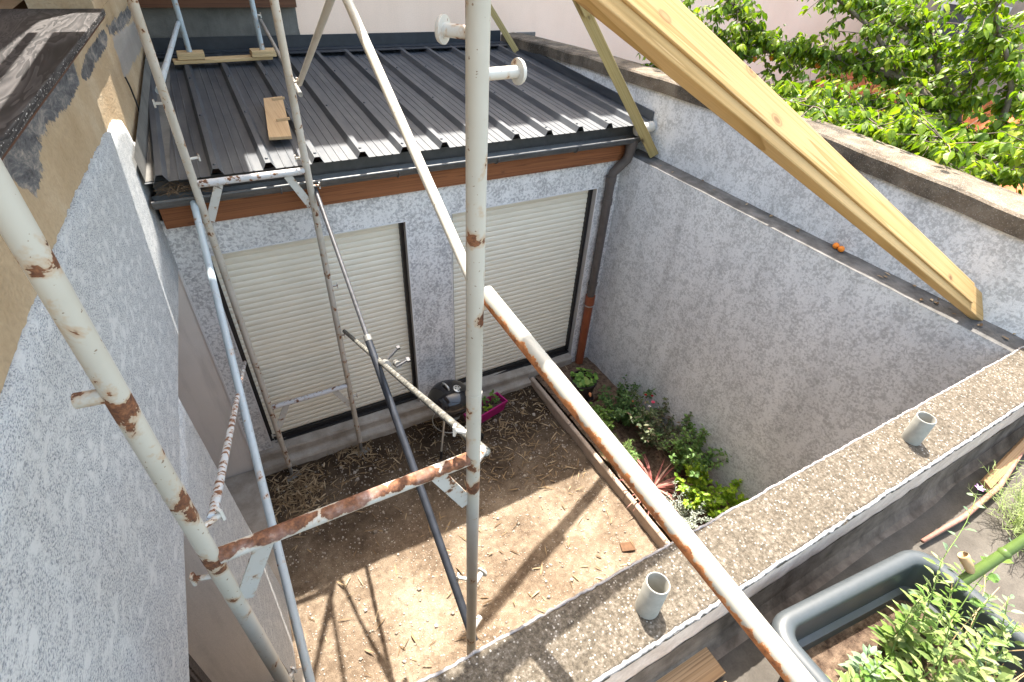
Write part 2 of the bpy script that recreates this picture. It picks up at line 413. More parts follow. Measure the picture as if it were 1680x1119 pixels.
M['leaf_mid'] = leaf_mat('mid_green_leaf', (.065, .135, .03), (.14, .24, .06), .3)
M['leaf_light'] = leaf_mat('light_green_leaf', (0.0765, 0.153, 0.0255), (0.1615, 0.255, 0.051), .35)
M['leaf_lime'] = leaf_mat('lime_leaf', (0.128, 0.24, 0.0144), (0.272, 0.4, 0.024), .4, c3=(0.368, 0.448, 0.04))
M['leaf_silver'] = leaf_mat('silver_leaf', (.25, .28, .23), (.42, .45, .38), .15)
M['leaf_red'] = leaf_mat('red_strap_leaf', (.27, .085, .075), (.44, .20, .165), .2, c3=(.50, .33, .26))
M['leaf_purple'] = leaf_mat('dark_purple_leaf', (.05, .028, .03), (.10, .05, .05), .15)
M['leaf_weed'] = leaf_mat('soft_weed_leaf', (0.1066, 0.1558, 0.041), (0.2214, 0.2788, 0.0902), .35, c3=(0.3444, 0.3444, 0.164))
M['leaf_bluegreen'] = leaf_mat('blue_green_clover_leaf', (0.096, 0.16, 0.088), (0.192, 0.272, 0.16), .3)
M['leaf_round'] = leaf_mat('round_pot_leaf', (.075, .16, .03), (.20, .36, .06), .3, c3=(.25, .32, .08))
M['leaf_feather'] = leaf_mat('feathery_fennel', (0.16, 0.224, 0.064), (0.264, 0.32, 0.128), .3)
M['straw'] = leaf_mat('dry_bamboo_leaf', (0.1105, 0.068, 0.0357), (0.306, 0.2125, 0.119), .1, .8, (0.442, 0.3485, 0.2295))
M['pebble'] = leaf_mat('pale_pebble', (0.2, 0.168, 0.136), (0.4, 0.352, 0.296), 0.0, .9)

# ------------------------------------------------------------------ mesh helpers
class MB:
    def __init__(s): s.v = []; s.f = []; s.g = []; s.lv = []
    def add(s, vs, fs, gs=None, lv=0.0):
        o = len(s.v)
        s.v += [tuple(x) for x in vs]
        s.g += [tuple(x) for x in (gs if gs else vs)]
        s.lv += [lv]*len(vs)
        s.f += [tuple(i + o for i in f) for f in fs]
        return s
    def box(s, c, d, R=None):
        """box centred at c with sizes d; R columns are the local axes; grain along local x"""
        loc = [V((x*d[0]/2, y*d[1]/2, z*d[2]/2)) for x in (-1, 1) for y in (-1, 1) for z in (-1, 1)]
        w = [(R @ p if R else p) + V(c) for p in loc]
        return s.add(w, [(0, 1, 3, 2), (4, 6, 7, 5), (0, 4, 5, 1), (2, 3, 7, 6), (0, 2, 6, 4), (1, 5, 7, 3)], loc)
    def beam(s, p0, p1, w, t, up):
        """board from p0 to p1, width w (perpendicular to up), thickness t along up"""
        p0, p1 = V(p0), V(p1); x = (p1 - p0).normalized(); z = V(up); z = (z - x*z.dot(x)).normalized(); y = z.cross(x)
        R = Matrix((x, y, z)).transposed()
        return s.box((p0 + p1)/2, ((p1 - p0).length, w, t), R)
    def tube(s, p0, p1, r0, r1=None, n=16, cap=True, segs=1):
        p0, p1 = V(p0), V(p1); r1 = r0 if r1 is None else r1
        ax = (p1 - p0); L = ax.length; ax.normalize()
        u = ax.orthogonal().normalized(); w = ax.cross(u)
        vs = []; gs = []; fs = []
        for k in range(segs + 1):
            f = k/segs
            for i in range(n):
                a = 2*pi*i/n; r = r0 + (r1 - r0)*f
                vs.append(p0 + ax*L*f + (u*cos(a) + w*sin(a))*r); gs.append((L*f, i/n, 0))
        for k in range(segs):
            for i in range(n):
                j = (i + 1) % n
                fs.append((k*n + i, k*n + j, (k + 1)*n + j, (k + 1)*n + i))
        if cap:
            fs.append(tuple(range(n - 1, -1, -1))); fs.append(tuple(range(segs*n, segs*n + n)))
        return s.add(vs, fs, gs)
    def path(s, pts, radii, n=8, cap=True):
        pts = [V(p) for p in pts]
        if not isinstance(radii, (list, tuple)): radii = [radii]*len(pts)
        vs = []; fs = []; u = None
        for k, p in enumerate(pts):
            d = (pts[min(k + 1, len(pts) - 1)] - pts[max(k - 1, 0)]).normalized()
            if u is None: u = d.orthogonal().normalized()
            u = (u - d*u.dot(d)).normalized(); w = d.cross(u)
            for i in range(n):
                a = 2*pi*i/n; vs.append(p + (u*cos(a) + w*sin(a))*radii[k])
        for k in range(len(pts) - 1):
            for i in range(n):
                j = (i + 1) % n; fs.append((k*n + i, k*n + j, (k + 1)*n + j, (k + 1)*n + i))
        if cap:
            fs.append(tuple(range(n - 1, -1, -1))); q = (len(pts) - 1)*n; fs.append(tuple(range(q, q + n)))
        return s.add(vs, fs)
    def lathe(s, prof, c, n=32, axis=(0, 0, 1), closed=False):
        ax = V(axis).normalized(); u = ax.orthogonal().normalized(); w = ax.cross(u); c = V(c)
        vs = []; fs = []
        for r, z in prof:
            for i in range(n):
                a = 2*pi*i/n; vs.append(c + ax*z + (u*cos(a) + w*sin(a))*r)
        m = len(prof)
        for k in range(m if closed else m - 1):
            k2 = (k + 1) % m
            for i in range(n):
                j = (i + 1) % n; fs.append((k*n + i, k*n + j, k2*n + j, k2*n + i))
        return s.add(vs, fs)
    def extr(s, prof, axis, a, b):
        """closed 2-D profile extruded along axis 'x' (prof = y,z) or 'y' (prof = x,z)"""
        n = len(prof)
        P = (lambda p, t: (t, p[0], p[1])) if axis == 'x' else (lambda p, t: (p[0], t, p[1]))
        vs = [P(p, a) for p in prof] + [P(p, b) for p in prof]
        fs = [(i, (i + 1) % n, n + (i + 1) % n, n + i) for i in range(n)] + [tuple(range(n)), tuple(range(2*n - 1, n - 1, -1))]
        return s.add(vs, fs)
    def grid(s, fn, us, vs_):
        nu, nv = len(us), len(vs_)
        P = [fn(u, v) for v in vs_ for u in us]
        return s.add(P, [(j*nu + i, j*nu + i + 1, (j + 1)*nu + i + 1, (j + 1)*nu + i) for j in range(nv - 1) for i in range(nu - 1)])
    def leaf(s, p, d, nrm, L, W, lv, fold=.25, droop=.25, serr=False):
        d = V(d).normalized(); nrm = V(nrm); nrm = (nrm - d*nrm.dot(d))
        if nrm.length < 1e-4: nrm = d.orthogonal()
        nrm.normalize(); sd_ = d.cross(nrm)
        p = V(p)
        R = lambda t: p + d*L*t - nrm*droop*L*t*t
        E = lambda t, k: R(t) + sd_*W*.5*k + nrm*abs(k)*W*.5*fold
        vs = [R(0), R(.36), R(.72), R(1.0), E(.30, .92), E(.66, .72), E(.30, -.92), E(.66, -.72), E(.1, .5), E(.1, -.5)]
        fs = [(0, 8, 4, 1), (1, 4, 5, 2), (2, 5, 3), (0, 1, 6, 9), (1, 2, 7, 6), (2, 3, 7)]
        return s.add(vs, fs, None, lv)
    def disc(s, c, nrm, r, lv, n=7, cup=.25):
        nrm = V(nrm).normalized(); u = nrm.orthogonal().normalized(); w = nrm.cross(u); c = V(c)
        vs = [c] + [c + (u*cos(2*pi*i/n) + w*sin(2*pi*i/n))*r*(1 + .12*sin(i*2.4)) + nrm*r*cup for i in range(n)]
        return s.add(vs, [(0, 1 + i, 1 + (i + 1) % n) for i in range(n)], None, lv)

WPOS = {}
def link(o, parent=None):
    COL.objects.link(o)
    if parent is not None: o.parent = parent
    return o
def obj(name, mb, mat, parent=None, smooth=False, bevel=0.0, origin=None):
    """one mesh object; vertices are given in world space"""
    off = V(WPOS[parent.name]) if parent is not None else V(origin or (0, 0, 0))
    me = bpy.data.meshes.new(name)
    me.from_pydata([tuple(V(v) - off) for v in mb.v], [], mb.f)
    ga = me.attributes.new('g', 'FLOAT_VECTOR', 'POINT'); ga.data.foreach_set('vector', [c for g in mb.g for c in g])
    la = me.attributes.new('lv', 'FLOAT', 'POINT'); la.data.foreach_set('value', mb.lv)
    me.materials.append(M[mat] if isinstance(mat, str) else mat)
    if smooth:
        me.polygons.foreach_set('use_smooth', [True]*len(me.polygons))
    me.update()
    o = bpy.data.objects.new(name, me)
    link(o, parent)
    if parent is None: o.location = off
    WPOS[o.name] = off
    if smooth == 'auto':
        me.set_sharp_from_angle(angle=radians(40))
    if bevel:
        b = o.modifiers.new('bevel', 'BEVEL'); b.width = bevel; b.segments = 2; b.limit_method = 'ANGLE'; b.angle_limit = radians(40)
    return o
def thing(name, label, cat, loc=(0, 0, 0), group=None):
    o = bpy.data.objects.new(name, None); o.empty_display_size = .1
    COL.objects.link(o); o.location = loc; WPOS[o.name] = V(loc)
    o['label'] = label; o['category'] = cat
    if group: o['group'] = group
    return o
def tag(o, label, cat, group=None):
    o['label'] = label; o['category'] = cat
    if group: o['group'] = group
    return o
def struct(o): o['kind'] = 'structure'; return o
def stuff(o): o['kind'] = 'stuff'; return o
def interp(x, xs, ys):
    if x <= xs[0]: return ys[0]
    for i in range(len(xs) - 1):
        if x <= xs[i + 1]: return ys[i] + (ys[i + 1] - ys[i])*(x - xs[i])/(xs[i + 1] - xs[i])
    return ys[-1]
def frange(a, b, st):
    n = max(1, int(round((b - a)/st))); return [a + (b - a)*i/n for i in range(n + 1)]
def fn(x, y=0.0, z=0.0): return mnoise.noise(V((x, y, z)))

# ------------------------------------------------------------------ ground
def ground_z(x, y):
    z = .024*fn(x*2.3, y*2.3) + .012*fn(x*8, y*8) + .006*fn(x*17, y*17, 4)
    if -4.2 < x < .1 and -3.5 < y < .2:
        z += .055*exp(-max(0, -y - .1)/.35)
    else: z *= .3
    return z
xs = [-60, -30, -12, -7, -5] + frange(-4.4, .2, .06) + [1, 2.5, 5, 9, 20, 60]
ys = [-60, -30, -12, -6] + frange(-3.7, .3, .06) + [1, 2.5, 5, 12, 30, 60]
g = MB().grid(lambda x, y: (x, y, ground_z(x, y)), xs, ys)
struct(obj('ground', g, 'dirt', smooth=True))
# flower bed soil behind the kerb
bed = MB().grid(lambda x, y: (x, y, .10 + .02*fn(x*6, y*6, 3)), frange(-.80, .02, .05), frange(-3.45, -.02, .05))
struct(obj('flower_bed_soil', bed, 'soil', smooth=True))

# straw litter and pebbles: nobody could count them
mb = MB(); r = random.Random(5)
def straw_piece(x, y, z, s=1.0):
    a = r.uniform(0, 2*pi); L = r.uniform(.05, .15)*s; W = r.uniform(.007, .017)*s
    d = V((cos(a), sin(a), r.uniform(-.12, .3))); mb.leaf((x, y, z + r.uniform(.004, .02)), d, (r.uniform(-.6, .6), r.uniform(-.6, .6), 1), L, W, r.random(), .3, r.uniform(-.2, .35))
for i in range(1250):
    k = r.random()
    if k < .38: x, y = r.gauss(-3.66, .16), r.gauss(-.40, .17)
    elif k < .55: x, y = r.uniform(-3.3, -.95), r.gauss(-.32, .16)
    elif k < .84: x, y = r.gauss(-1.55, .42), r.gauss(-.78, .36)
    else: x, y = r.uniform(-3.9, -.95), r.uniform(-2.6, -.3)
    if -3.93 < x < -.93 and -3.3 < y < -.13: straw_piece(x, y, ground_z(x, y))
for i in range(90):
    x, y = r.gauss(-3.03, .09), r.gauss(-.19, .06); y = min(y, -.13); straw_piece(x, y, ground_z(x, y))
for i in range(120):
    x, y = r.uniform(-.75, -.05), r.uniform(-2.9, -.1); straw_piece(x, y, .105, .7)
o = stuff(obj('straw_litter', mb, 'straw')); tag(o, 'dry bamboo leaves scattered over the bare soil', 'leaf litter')
mb = MB()
for i in range(2600):
    x, y = r.uniform(-3.92, -.95), r.uniform(-3.2, -.2); z = ground_z(x, y)
    s_ = r.choice([.004, .005, .006, .007, .009, .012]) if i % 40 else r.uniform(.014, .026); a = r.uniform(0, pi)
    c = V((x, y, z + s_*.25))
    vs = [c + V((cos(a + k*pi/2.5)*s_*r.uniform(.7, 1.3), sin(a + k*pi/2.5)*s_*r.uniform(.7, 1.2), -s_*.3)) for k in range(5)]
    vs += [c + V((cos(a + k*pi/2.5)*s_*.6, sin(a + k*pi/2.5)*s_*.6, s_*.5)) for k in range(5)]
    mb.add(vs, [(k, (k + 1) % 5, 5 + (k + 1) % 5, 5 + k) for k in range(5)] + [(5, 6, 7, 8, 9)], None, r.random()**1.5)
o = stuff(obj('pebbles', mb, 'pebble')); tag(o, 'small pale pebbles lying in the courtyard soil', 'pebbles')

# garden kerb
t = thing('garden_kerb', 'long tan concrete kerb edging the flower bed', 'kerb', (-.86, -1.5, 0))
for y0, y1 in ((-.09, -.93), (-.936, -1.93), (-1.936, -2.93), (-2.936, -3.4)):
    k = MB().extr([(-.895, -.05), (-.895, .125), (-.885, .14), (-.855, .14), (-.845, .125), (-.845, -.05)], 'y', y1, y0)
    obj('kerb_stone', k, 'kerb', t, bevel=.004)
o = obj('ground_plate', MB().box((-1.16, -2.34, .012), (.13, .085, .012), Matrix.Rotation(-.35, 3, 'Z')), 'rustplate', bevel=.002)
tag(o, 'small rusty rectangular plate set in the sunlit soil', 'ground plate')
o = obj('bed_divider', MB().beam((-.80, -.80, .115), (-.24, -.70, .118), .015, .035, (0, 0, 1)), 'brown_wood')
tag(o, 'thin dark wooden strip across the flower bed beside the pot', 'wood strip')

# ------------------------------------------------------------------ annex with roller shutters
ann = thing('annex', 'low grey rendered annex with two cream roller shutters and dark metal roof', 'building', (-2, 0, 0))
OPEN = [(-3.80, -2.275, .27, 2.405), (-1.85, -.262, .22, 2.40)]
def facade():
    m = MB(); xs_ = sorted({-4.25, 0.0, *[a for o_ in OPEN for a in o_[:2]]}); zt = 2.72
    def q(x0, x1, z0, z1): m.add([(x0, 0, z0), (x1, 0, z0), (x1, 0, z1), (x0, 0, z1)], [(0, 1, 2, 3)])
    q(-4.25, OPEN[0][0], -.1, zt); q(OPEN[0][1], OPEN[1][0], -.1, zt); q(OPEN[1][1], .0, -.1, zt)
    for x0, x1, z0, z1 in OPEN: q(x0, x1, z1, zt)
    return m
obj('wall', facade(), 'crepi', ann)
m = MB()
for x0, x1, z0, z1 in OPEN:
    m.add([(x0, 0, z0), (x0, .2, z0), (x0, .2, z1), (x0, 0, z1)], [(0, 1, 2, 3)])
    m.add([(x1, 0, z0), (x1, .2, z0), (x1, .2, z1), (x1, 0, z1)], [(3, 2, 1, 0)])
    m.add([(x0, 0, z1), (x1, 0, z1), (x1, .2, z1), (x0, .2, z1)], [(0, 1, 2, 3)])
obj('reveal', m, 'jamb', ann)
m = MB()
for x0, x1, z0, z1 in OPEN:
    for xx in (x0, x1):
        s_ = 1 if xx == x1 else -1
        m.box((xx + s_*.004, -.001, (z0 + z1)/2), (.010, .006, z1 - z0))
    m.box(((x0 + x1)/2, -.001, z1 + .004), (x1 - x0, .006, .010))
m.box((-3.986, -.022, 1.17), (.016, .012, 2.36))
obj('corner_bead', m, 'bead', ann)
for x0, x1, z0, z1 in OPEN:
    # corrugated curtain
    pitch = .0545; zs = []; ysv = []
    z = z0 + .075
    while z < z1 - .001:
        for f, dy in ((0, .007), (.12, .003), (.3, 0), (.55, -.001), (.8, .001), (.94, .004)):
            if z + f*pitch < z1: zs.append(z + f*pitch); ysv.append(dy)
        z += pitch
    zs.append(z1); ysv.append(.01)
    m = MB()
    vs = []
    for zz, dy in zip(zs, ysv): vs += [(x0 + .03, .095 + dy, zz), (x1 - .03, .095 + dy, zz)]
    m.add(vs, [(2*i, 2*i + 1, 2*i + 3, 2*i + 2) for i in range(len(zs) - 1)])
    sh = obj('roller_shutter', m, 'shutter', ann)
    for xx, s_ in ((x0, 1), (x1, -1)):
        obj('guide_rail', MB().box((xx + s_*.016, .085, (z0 + z1)/2 + .02), (.032, .05, z1 - z0 - .04)), 'black_metal', sh)
    obj('bottom_bar', MB().box(((x0 + x1)/2, .088, z0 + .045), (x1 - x0 - .07, .03, .06)).box(((x0 + x1)/2, .075, z0 + .006), (x1 - x0, .07, .022)), 'black_metal', sh, bevel=.004)
# two-tier concrete step under the shutters (one cast piece)
def step_prof(z):
    m = MB()
    def pr(x):  # slight fall and wobble along the step
        w = .006*fn(x*3, 1.7); f = interp(x, [-3.99, -.9], [.03, -.03])
        return [(.2, -.1), (.2, .275 + f), (.10, .268 + f + w), (-.045 + w, .245 + f + w), (-.055 + w, .225 + f), (-.052, .15 + f*.8), (-.06, .135 + f*.8 + w), (-.115 - w, .128 + f*.8 + w), (-.125 - w, .11 + f*.6), (-.122, -.1)]
    X = frange(-3.985, -.90, .06); n = 10; vs = [(x, p[0], p[1]) for x in X for p in pr(x)]
    fs = [(i*n + k, i*n + k + 1, (i + 1)*n + k + 1, (i + 1)*n + k) for i in range(len(X) - 1) for k in range(n - 1)]
    e = (len(X) - 1)*n
    m.add(vs, fs + [tuple(range(n)), tuple(range(e + n - 1, e - 1, -1))])
    X = frange(-.8995, -.26, .06)
    pr2 = lambda x: [(.2, -.1), (.2, .238), (.10, .23), (-.03, .205 + .006*fn(x*4, 3)), (-.045, .185), (-.045, -.1)]
    n = 6; vs = [(x, p[0], p[1]) for x in X for p in pr2(x)]
    fs = [(i*n + k, i*n + k + 1, (i + 1)*n + k + 1, (i + 1)*n + k) for i in range(len(X) - 1) for k in range(n - 1)]
    e = (len(X) - 1)*n
    m.add(vs, fs + [tuple(range(n)), tuple(range(e + n - 1, e - 1, -1))])
    return m
obj('step', step_prof(0), 'sill_cement', ann)
# fascia board, gutter
obj('fascia', MB().box((-1.99, -.025, 2.765), (3.94, .04, .18)), 'fascia', ann, bevel=.002)
obj('eave_board', MB().box((-1.92, .02, 2.92), (4.05, .03, .13)), 'zinc', ann)
gpr = []
for i in range(11):
    a = pi + pi*i/10; gpr.append((-.125 + cos(a)*.062, 2.918 + sin(a)*.062))
inner = [(-.125 + cos(pi + pi*i/10)*.056, 2.920 + sin(pi + pi*i/10)*.056) for i in range(10, -1, -1)]
gut = obj('gutter', MB().extr(gpr + inner, 'x', -3.97, .02), 'zinc', ann, smooth='auto')
obj('gutter_lip', MB().tube((-3.97, -.187, 2.921), (.02, -.187, 2.921), .010), 'zinc', gut, smooth='auto')
for x in (-3.2, -2.35, -1.5, -.7):
    m = MB(); pts = [(x, -.125 + cos(pi + pi*i/10)*.066, 2.918 + sin(pi + pi*i/10)*.066) for i in range(11)]
    m.path(pts, .006, 6); obj('gutter_bracket', m, 'zinc', gut, smooth=True)
for x in (-3.965, .015):
    m = MB(); ed = [(x, -.125 + cos(pi + pi*i/10)*.060, 2.918 + sin(pi + pi*i/10)*.060) for i in range(11)]
    m.add(ed, [tuple(range(11))]); obj('gutter_end', m, 'zinc', gut)
obj('outlet_pipe', MB().tube((-.035, -.15, 2.985), (.15, -.155, 3.005), .05, n=20), 'grey_pvc', gut, smooth='auto')
# downpipe
dp = [(-.035, -.125, 2.90), (-.035, -.125, 2.78), (-.05, -.115, 2.70), (-.10, -.085, 2.63), (-.145, -.065, 2.57), (-.155, -.06, 2.50), (-.155, -.06, 1.10)]
dpo = obj('downpipe', MB().path(dp, [.062, .05, .046, .046, .046, .046, .046], 18), 'downpipe', ann, smooth='auto')
for z0_, z1_ in ((2.24, 2.30), (1.26, 1.30), (2.47, 2.53)): obj('collar', MB().tube((-.155, -.06, z0_), (-.155, -.06, z1_), .0525, n=18), 'downpipe', dpo, smooth='auto')
obj('clay_pipe', MB().tube((-.155, -.06, .10), (-.155, -.06, 1.07), .050, n=20).tube((-.155, -.06, 1.0), (-.155, -.06, 1.12), .056, n=20), 'terracotta_pvc', dpo, smooth='auto')
obj('pipe_clip', MB().tube((-.155, -.06, .985), (-.155, -.06, 1.0), .059, n=20).box((-.11, -.07, .99), (.05, .012, .012)), 'galv', dpo)
# roof
RX0, RX1, RY0, RY1 = -3.99, .165, -.135, 2.86
def roof_z(y): return 3.028 + .057*(y - RY0)
def left_edge(y): return -3.985 + .05*y + .02
def roof():
    prof = []
    x = RX0; first = -3.559; pit = .3215
    pts = [(RX0, 0)]
    k0 = -1
    for k in range(-1, 13):
        xc = first + pit*k
        seq = [(xc - .042, 0), (xc - .018, .045), (xc + .018, .045), (xc + .042, 0)]
        for s_ in (.10, .16, .22): seq += [(xc + s_ - .006, 0), (xc + s_ - .003, .004), (xc + s_ + .003, .004), (xc + s_ + .006, 0)]
        for q in seq:
            if RX0 < q[0] < RX1: pts.append(q)
    pts.append((RX1, 0)); pts.sort(key=lambda q: q[0])
    Y = frange(RY0, RY1, .25); n = len(pts)
    def P(q, y):
        xw = q[0]
        le = left_edge(y)
        if xw < le: xw = le
        return (xw, y, roof_z(y) + q[1])
    m = MB(); m.add([P(q, y) for y in Y for q in pts], [(j*n + i, j*n + i + 1, (j + 1)*n + i + 1, (j + 1)*n + i) for j in range(len(Y) - 1) for i in range(n - 1)])
    for k in range(0, 12):
        xc = -3.559 + .3215*k
        for yy in (-.07, .9, 1.9): m.lathe([(.0, .053), (.006, .052), (.009, .046), (.009, .043)], (xc, yy, roof_z(yy)), 8)
    return m
ro = obj('roof', roof(), 'roof', ann)
sm = ro.modifiers.new('thick', 'SOLIDIFY'); sm.thickness = .0025; sm.offset = -1
obj('back_flashing', MB().box((-1.86, 2.79, roof_z(2.79) + .046), (3.95, .13, .004)).box((-1.86, 2.90, roof_z(2.85) + .075), (3.95, .012, .17)).box((-1.86, 2.68, roof_z(2.68) + .042), (3.95, .10, .004), Matrix.Rotation(.06, 3, 'X')), 'flash', ro)
def rake(x0, x1, zz): return [(x0, RY0 + .01, roof_z(RY0) + zz), (x1, RY0 + .01, roof_z(RY0) + zz), (x1, 2.85, roof_z(2.85) + zz), (x0, 2.85, roof_z(2.85) + zz)]
m = MB()
for a, b in ((.045, .172),):
    v0 = rake(a, b, .012); v1 = rake(a, b, .016); m.add(v0 + v1, [(3, 2, 1, 0), (4, 5, 6, 7), (0, 1, 5, 4), (2, 3, 7, 6), (0, 3, 7, 4), (1, 2, 6, 5)])
v0 = rake(.155, .172, .02); v1 = rake(.155, .172, .10); m.add(v0 + v1, [(3, 2, 1, 0), (4, 5, 6, 7), (0, 1, 5, 4), (2, 3, 7, 6), (0, 3, 7, 4), (1, 2, 6, 5)])
obj('rake_flashing', m, 'roof', ro)
m = MB()
vs = []
for y in (RY0 + .02, 1.3, 2.84):
    le = left_edge(y); vs += [(le + .005, y, roof_z(y) + .005), (le + .14, y, roof_z(y) + .006), (le - .004, y, roof_z(y) + .16)]
m.add(vs, [(0, 1, 4, 3), (3, 4, 7, 6), (0, 3, 5, 2), (3, 6, 8, 5)])
obj('side_flashing', m, 'cement', ro)
m = MB(); r = random.Random(2)
for i in range(70):
    x = r.uniform(-3.95, -3.62); y = r.uniform(-.18, -.06); a = r.uniform(-.8, .8)
    L = r.uniform(.05, .16)
    m.path([(x, y, 2.93 + r.uniform(0, .05)), (x + cos(a)*L*.5, y + sin(a)*L*.5, 2.95 + r.uniform(0, .06)), (x + cos(a)*L, y + sin(a)*L*.7, 2.93 + r.uniform(0, .05))], .0022, 4)
tag(stuff(obj('twig_litter', m, 'twig')), 'dry twigs and leaves stuck in the left end of the gutter', 'twigs')

# ------------------------------------------------------------------ boundary wall on the right
bw = thing('boundary_wall', 'tall grey rendered boundary wall with ledge and stained coping', 'wall', (.1, -1, 0))
def bwall(a, b): return None
m = MB(); m.add([(0, -3.9, -.1), (0, 0, -.1), (0, 0, 2.735), (0, -3.9, 2.735)], [(0, 1, 2, 3)])
obj('lower_wall', m, 'crepi_wall', bw)
m = MB().grid(lambda u, v: (-.002 + u*.184, v, (2.734 if u == 0 else 2.74) + .004*fn(u*9, v*9) + .004*u), frange(0, 1, .25), frange(-3.9, 0, .07))
obj('ledge', m, 'ledge', bw)
CY = [-6, -3.1, -1.9, -.6, 1.2, 2.95]; CZ = [3.17, 3.235, 3.285, 3.31, 3.27, 3.20]
cz = lambda y: interp(y, CY, CZ)
Y = frange(-6, 2.949, .12)
m = MB(); vs = []
for y in Y: vs += [(.182, y, -.1), (.182, y, cz(y) + .02), (.46, y, cz(y) + .02), (.46, y, -.1)]
n = 4
m.add(vs, [(j*n + i, j*n + i + 1, (j + 1)*n + i + 1, (j + 1)*n + i) for j in range(len(Y) - 1) for i in range(3)] + [(0, 1, 2, 3)])
obj('upper_wall', m, 'crepi_wall', bw)
m = MB(); vs = []
for y in Y:
    a = .012*fn(y*3, 2) + .006*fn(y*14, 5); b = .012*fn(y*2.5, 8) + .007*fn(y*12, 1)
    z = cz(y)
    vs += [(.155 - a, y, z + b*.6), (.150 - a, y, z + .10 + b), (.165 - a, y, z + .115 + b), (.33, y, z + .125 + a*.7), (.49 + b, y, z + .11), (.50 + b, y, z)]
n = 6
m.add(vs, [(j*n + i, j*n + (i + 1) % n, (j + 1)*n + (i + 1) % n, (j + 1)*n + i) for j in range(len(Y) - 1) for i in range(n)] + [tuple(range(n))])
obj('coping', m, 'coping', bw)

# ------------------------------------------------------------------ parapet in front of the terrace
pw = thing('parapet_wall', 'pebbly concrete parapet wall crossing the foreground', 'wall', (-2, -3.5, 2.4))
X = frange(-4.6, 1.9, .035); m = MB(); vs = []
for x in X:
    a = .008*fn(x*8, 1) + .006*fn(x*31, 2); b = .008*fn(x*9, 4) + .006*fn(x*33, 6); c_ = .005*fn(x*11, 9)
    if x > -.02: far = -3.40
    vs += [(x, -3.43, -.1 if x < 0 else 2.2), (x, -3.415 + a*.6, 2.70), (x, -3.412 + a, 2.738 + c_), (x, -3.425 + a, 2.750 + c_), (x, -3.53, 2.753 + c_*.6), (x, -3.632 + b, 2.749 + c_), (x, -3.646 + b, 2.736 + c_), (x, -3.645, 2.715)]
n = 8
m.add(vs, [(j*n + i, j*n + i + 1, (j + 1)*n + i + 1, (j + 1)*n + i) for j in range(len(X) - 1) for i in range(n - 1)])
obj('wall', m, 'parapet', pw)
m = MB().grid(lambda x, z: (x, -3.6445 - .004*fn(x*15, z*15, 4), z + (.010*fn(x*17, 3) if z < 2.58 else 0)), X, [2.735, 2.70, 2.66, 2.62, 2.58, 2.55])
obj('inner_face', m, 'inner', pw)
Xf = frange(-4.6, 1.9, .0125)
for nm, yy, zz, rr, sg in (('edge_render', -3.640, 2.741, .0075, -1), ('far_edge_render', -3.4135, 2.742, .0055, 1)):
    m = MB(); vs = []
    for x in Xf:
        a = .006*fn(x*45, sg) + .004*fn(x*110, sg, 2) + .008*fn(x*8, 4 if sg < 0 else 1); q = rr*(1 + .5*fn(x*60, 8, sg))
        for k in range(6): an = 2*pi*k/6; vs.append((x, yy + a*.8 + cos(an)*q, zz + .003*fn(x*70, 3) + .005*fn(x*11, 9) + sin(an)*q))
    m.add(vs, [(j*6 + k, j*6 + (k + 1) % 6, (j + 1)*6 + (k + 1) % 6, (j + 1)*6 + k) for j in range(len(Xf) - 1) for k in range(6)])
    obj(nm, m, 'bead_rough', pw, smooth=True)
m = MB(); vs = []
for x in X: vs += [(x, -3.648 - .003*fn(x*20, 3), 2.56 + .012*fn(x*14, 7)), (x, -3.655, 2.50), (x, -3.665, 2.44), (x, -3.69, 2.405), (x, -3.72, 2.399)]
n = 5
m.add(vs, [(j*n + i, j*n + i + 1, (j + 1)*n + i + 1, (j + 1)*n + i) for j in range(len(X) - 1) for i in range(n - 1)])
obj('upstand', m, 'bitumen', pw)
ter = MB().grid(lambda x, y: (x, y, 2.4 + .006*fn(x*2, y*2)), frange(-4.6, 6, .2), frange(-9, -3.70, .2))
struct(obj('terrace_floor', ter, 'terrace'))
def pipe_stub(x, y, lean, label):
    ax = V(lean).normalized(); c = V((x, y, 2.745)); R_, r_ = .0375, .0325; h = .14
    m = MB().lathe([(r_, -.02), (R_, -.02), (R_, h - .002), (R_ - .0015, h), (r_ + .001, h), (r_, h - .002), (r_, 0.02), (.001, .02)], c, 28, ax)
    o = obj('pipe_stub', m, 'pvc', smooth='auto', origin=(x, y, 2.745)); tag(o, label, 'pipe', 'pipe stubs in the parapet')
pipe_stub(-2.716, -3.548, (.10, .05, 1), 'short grey plastic pipe stub on the parapet left of the planter')
pipe_stub(-1.20, -3.522, (-.02, .02, 1), 'short grey plastic pipe stub on the parapet nearest the boundary wall')

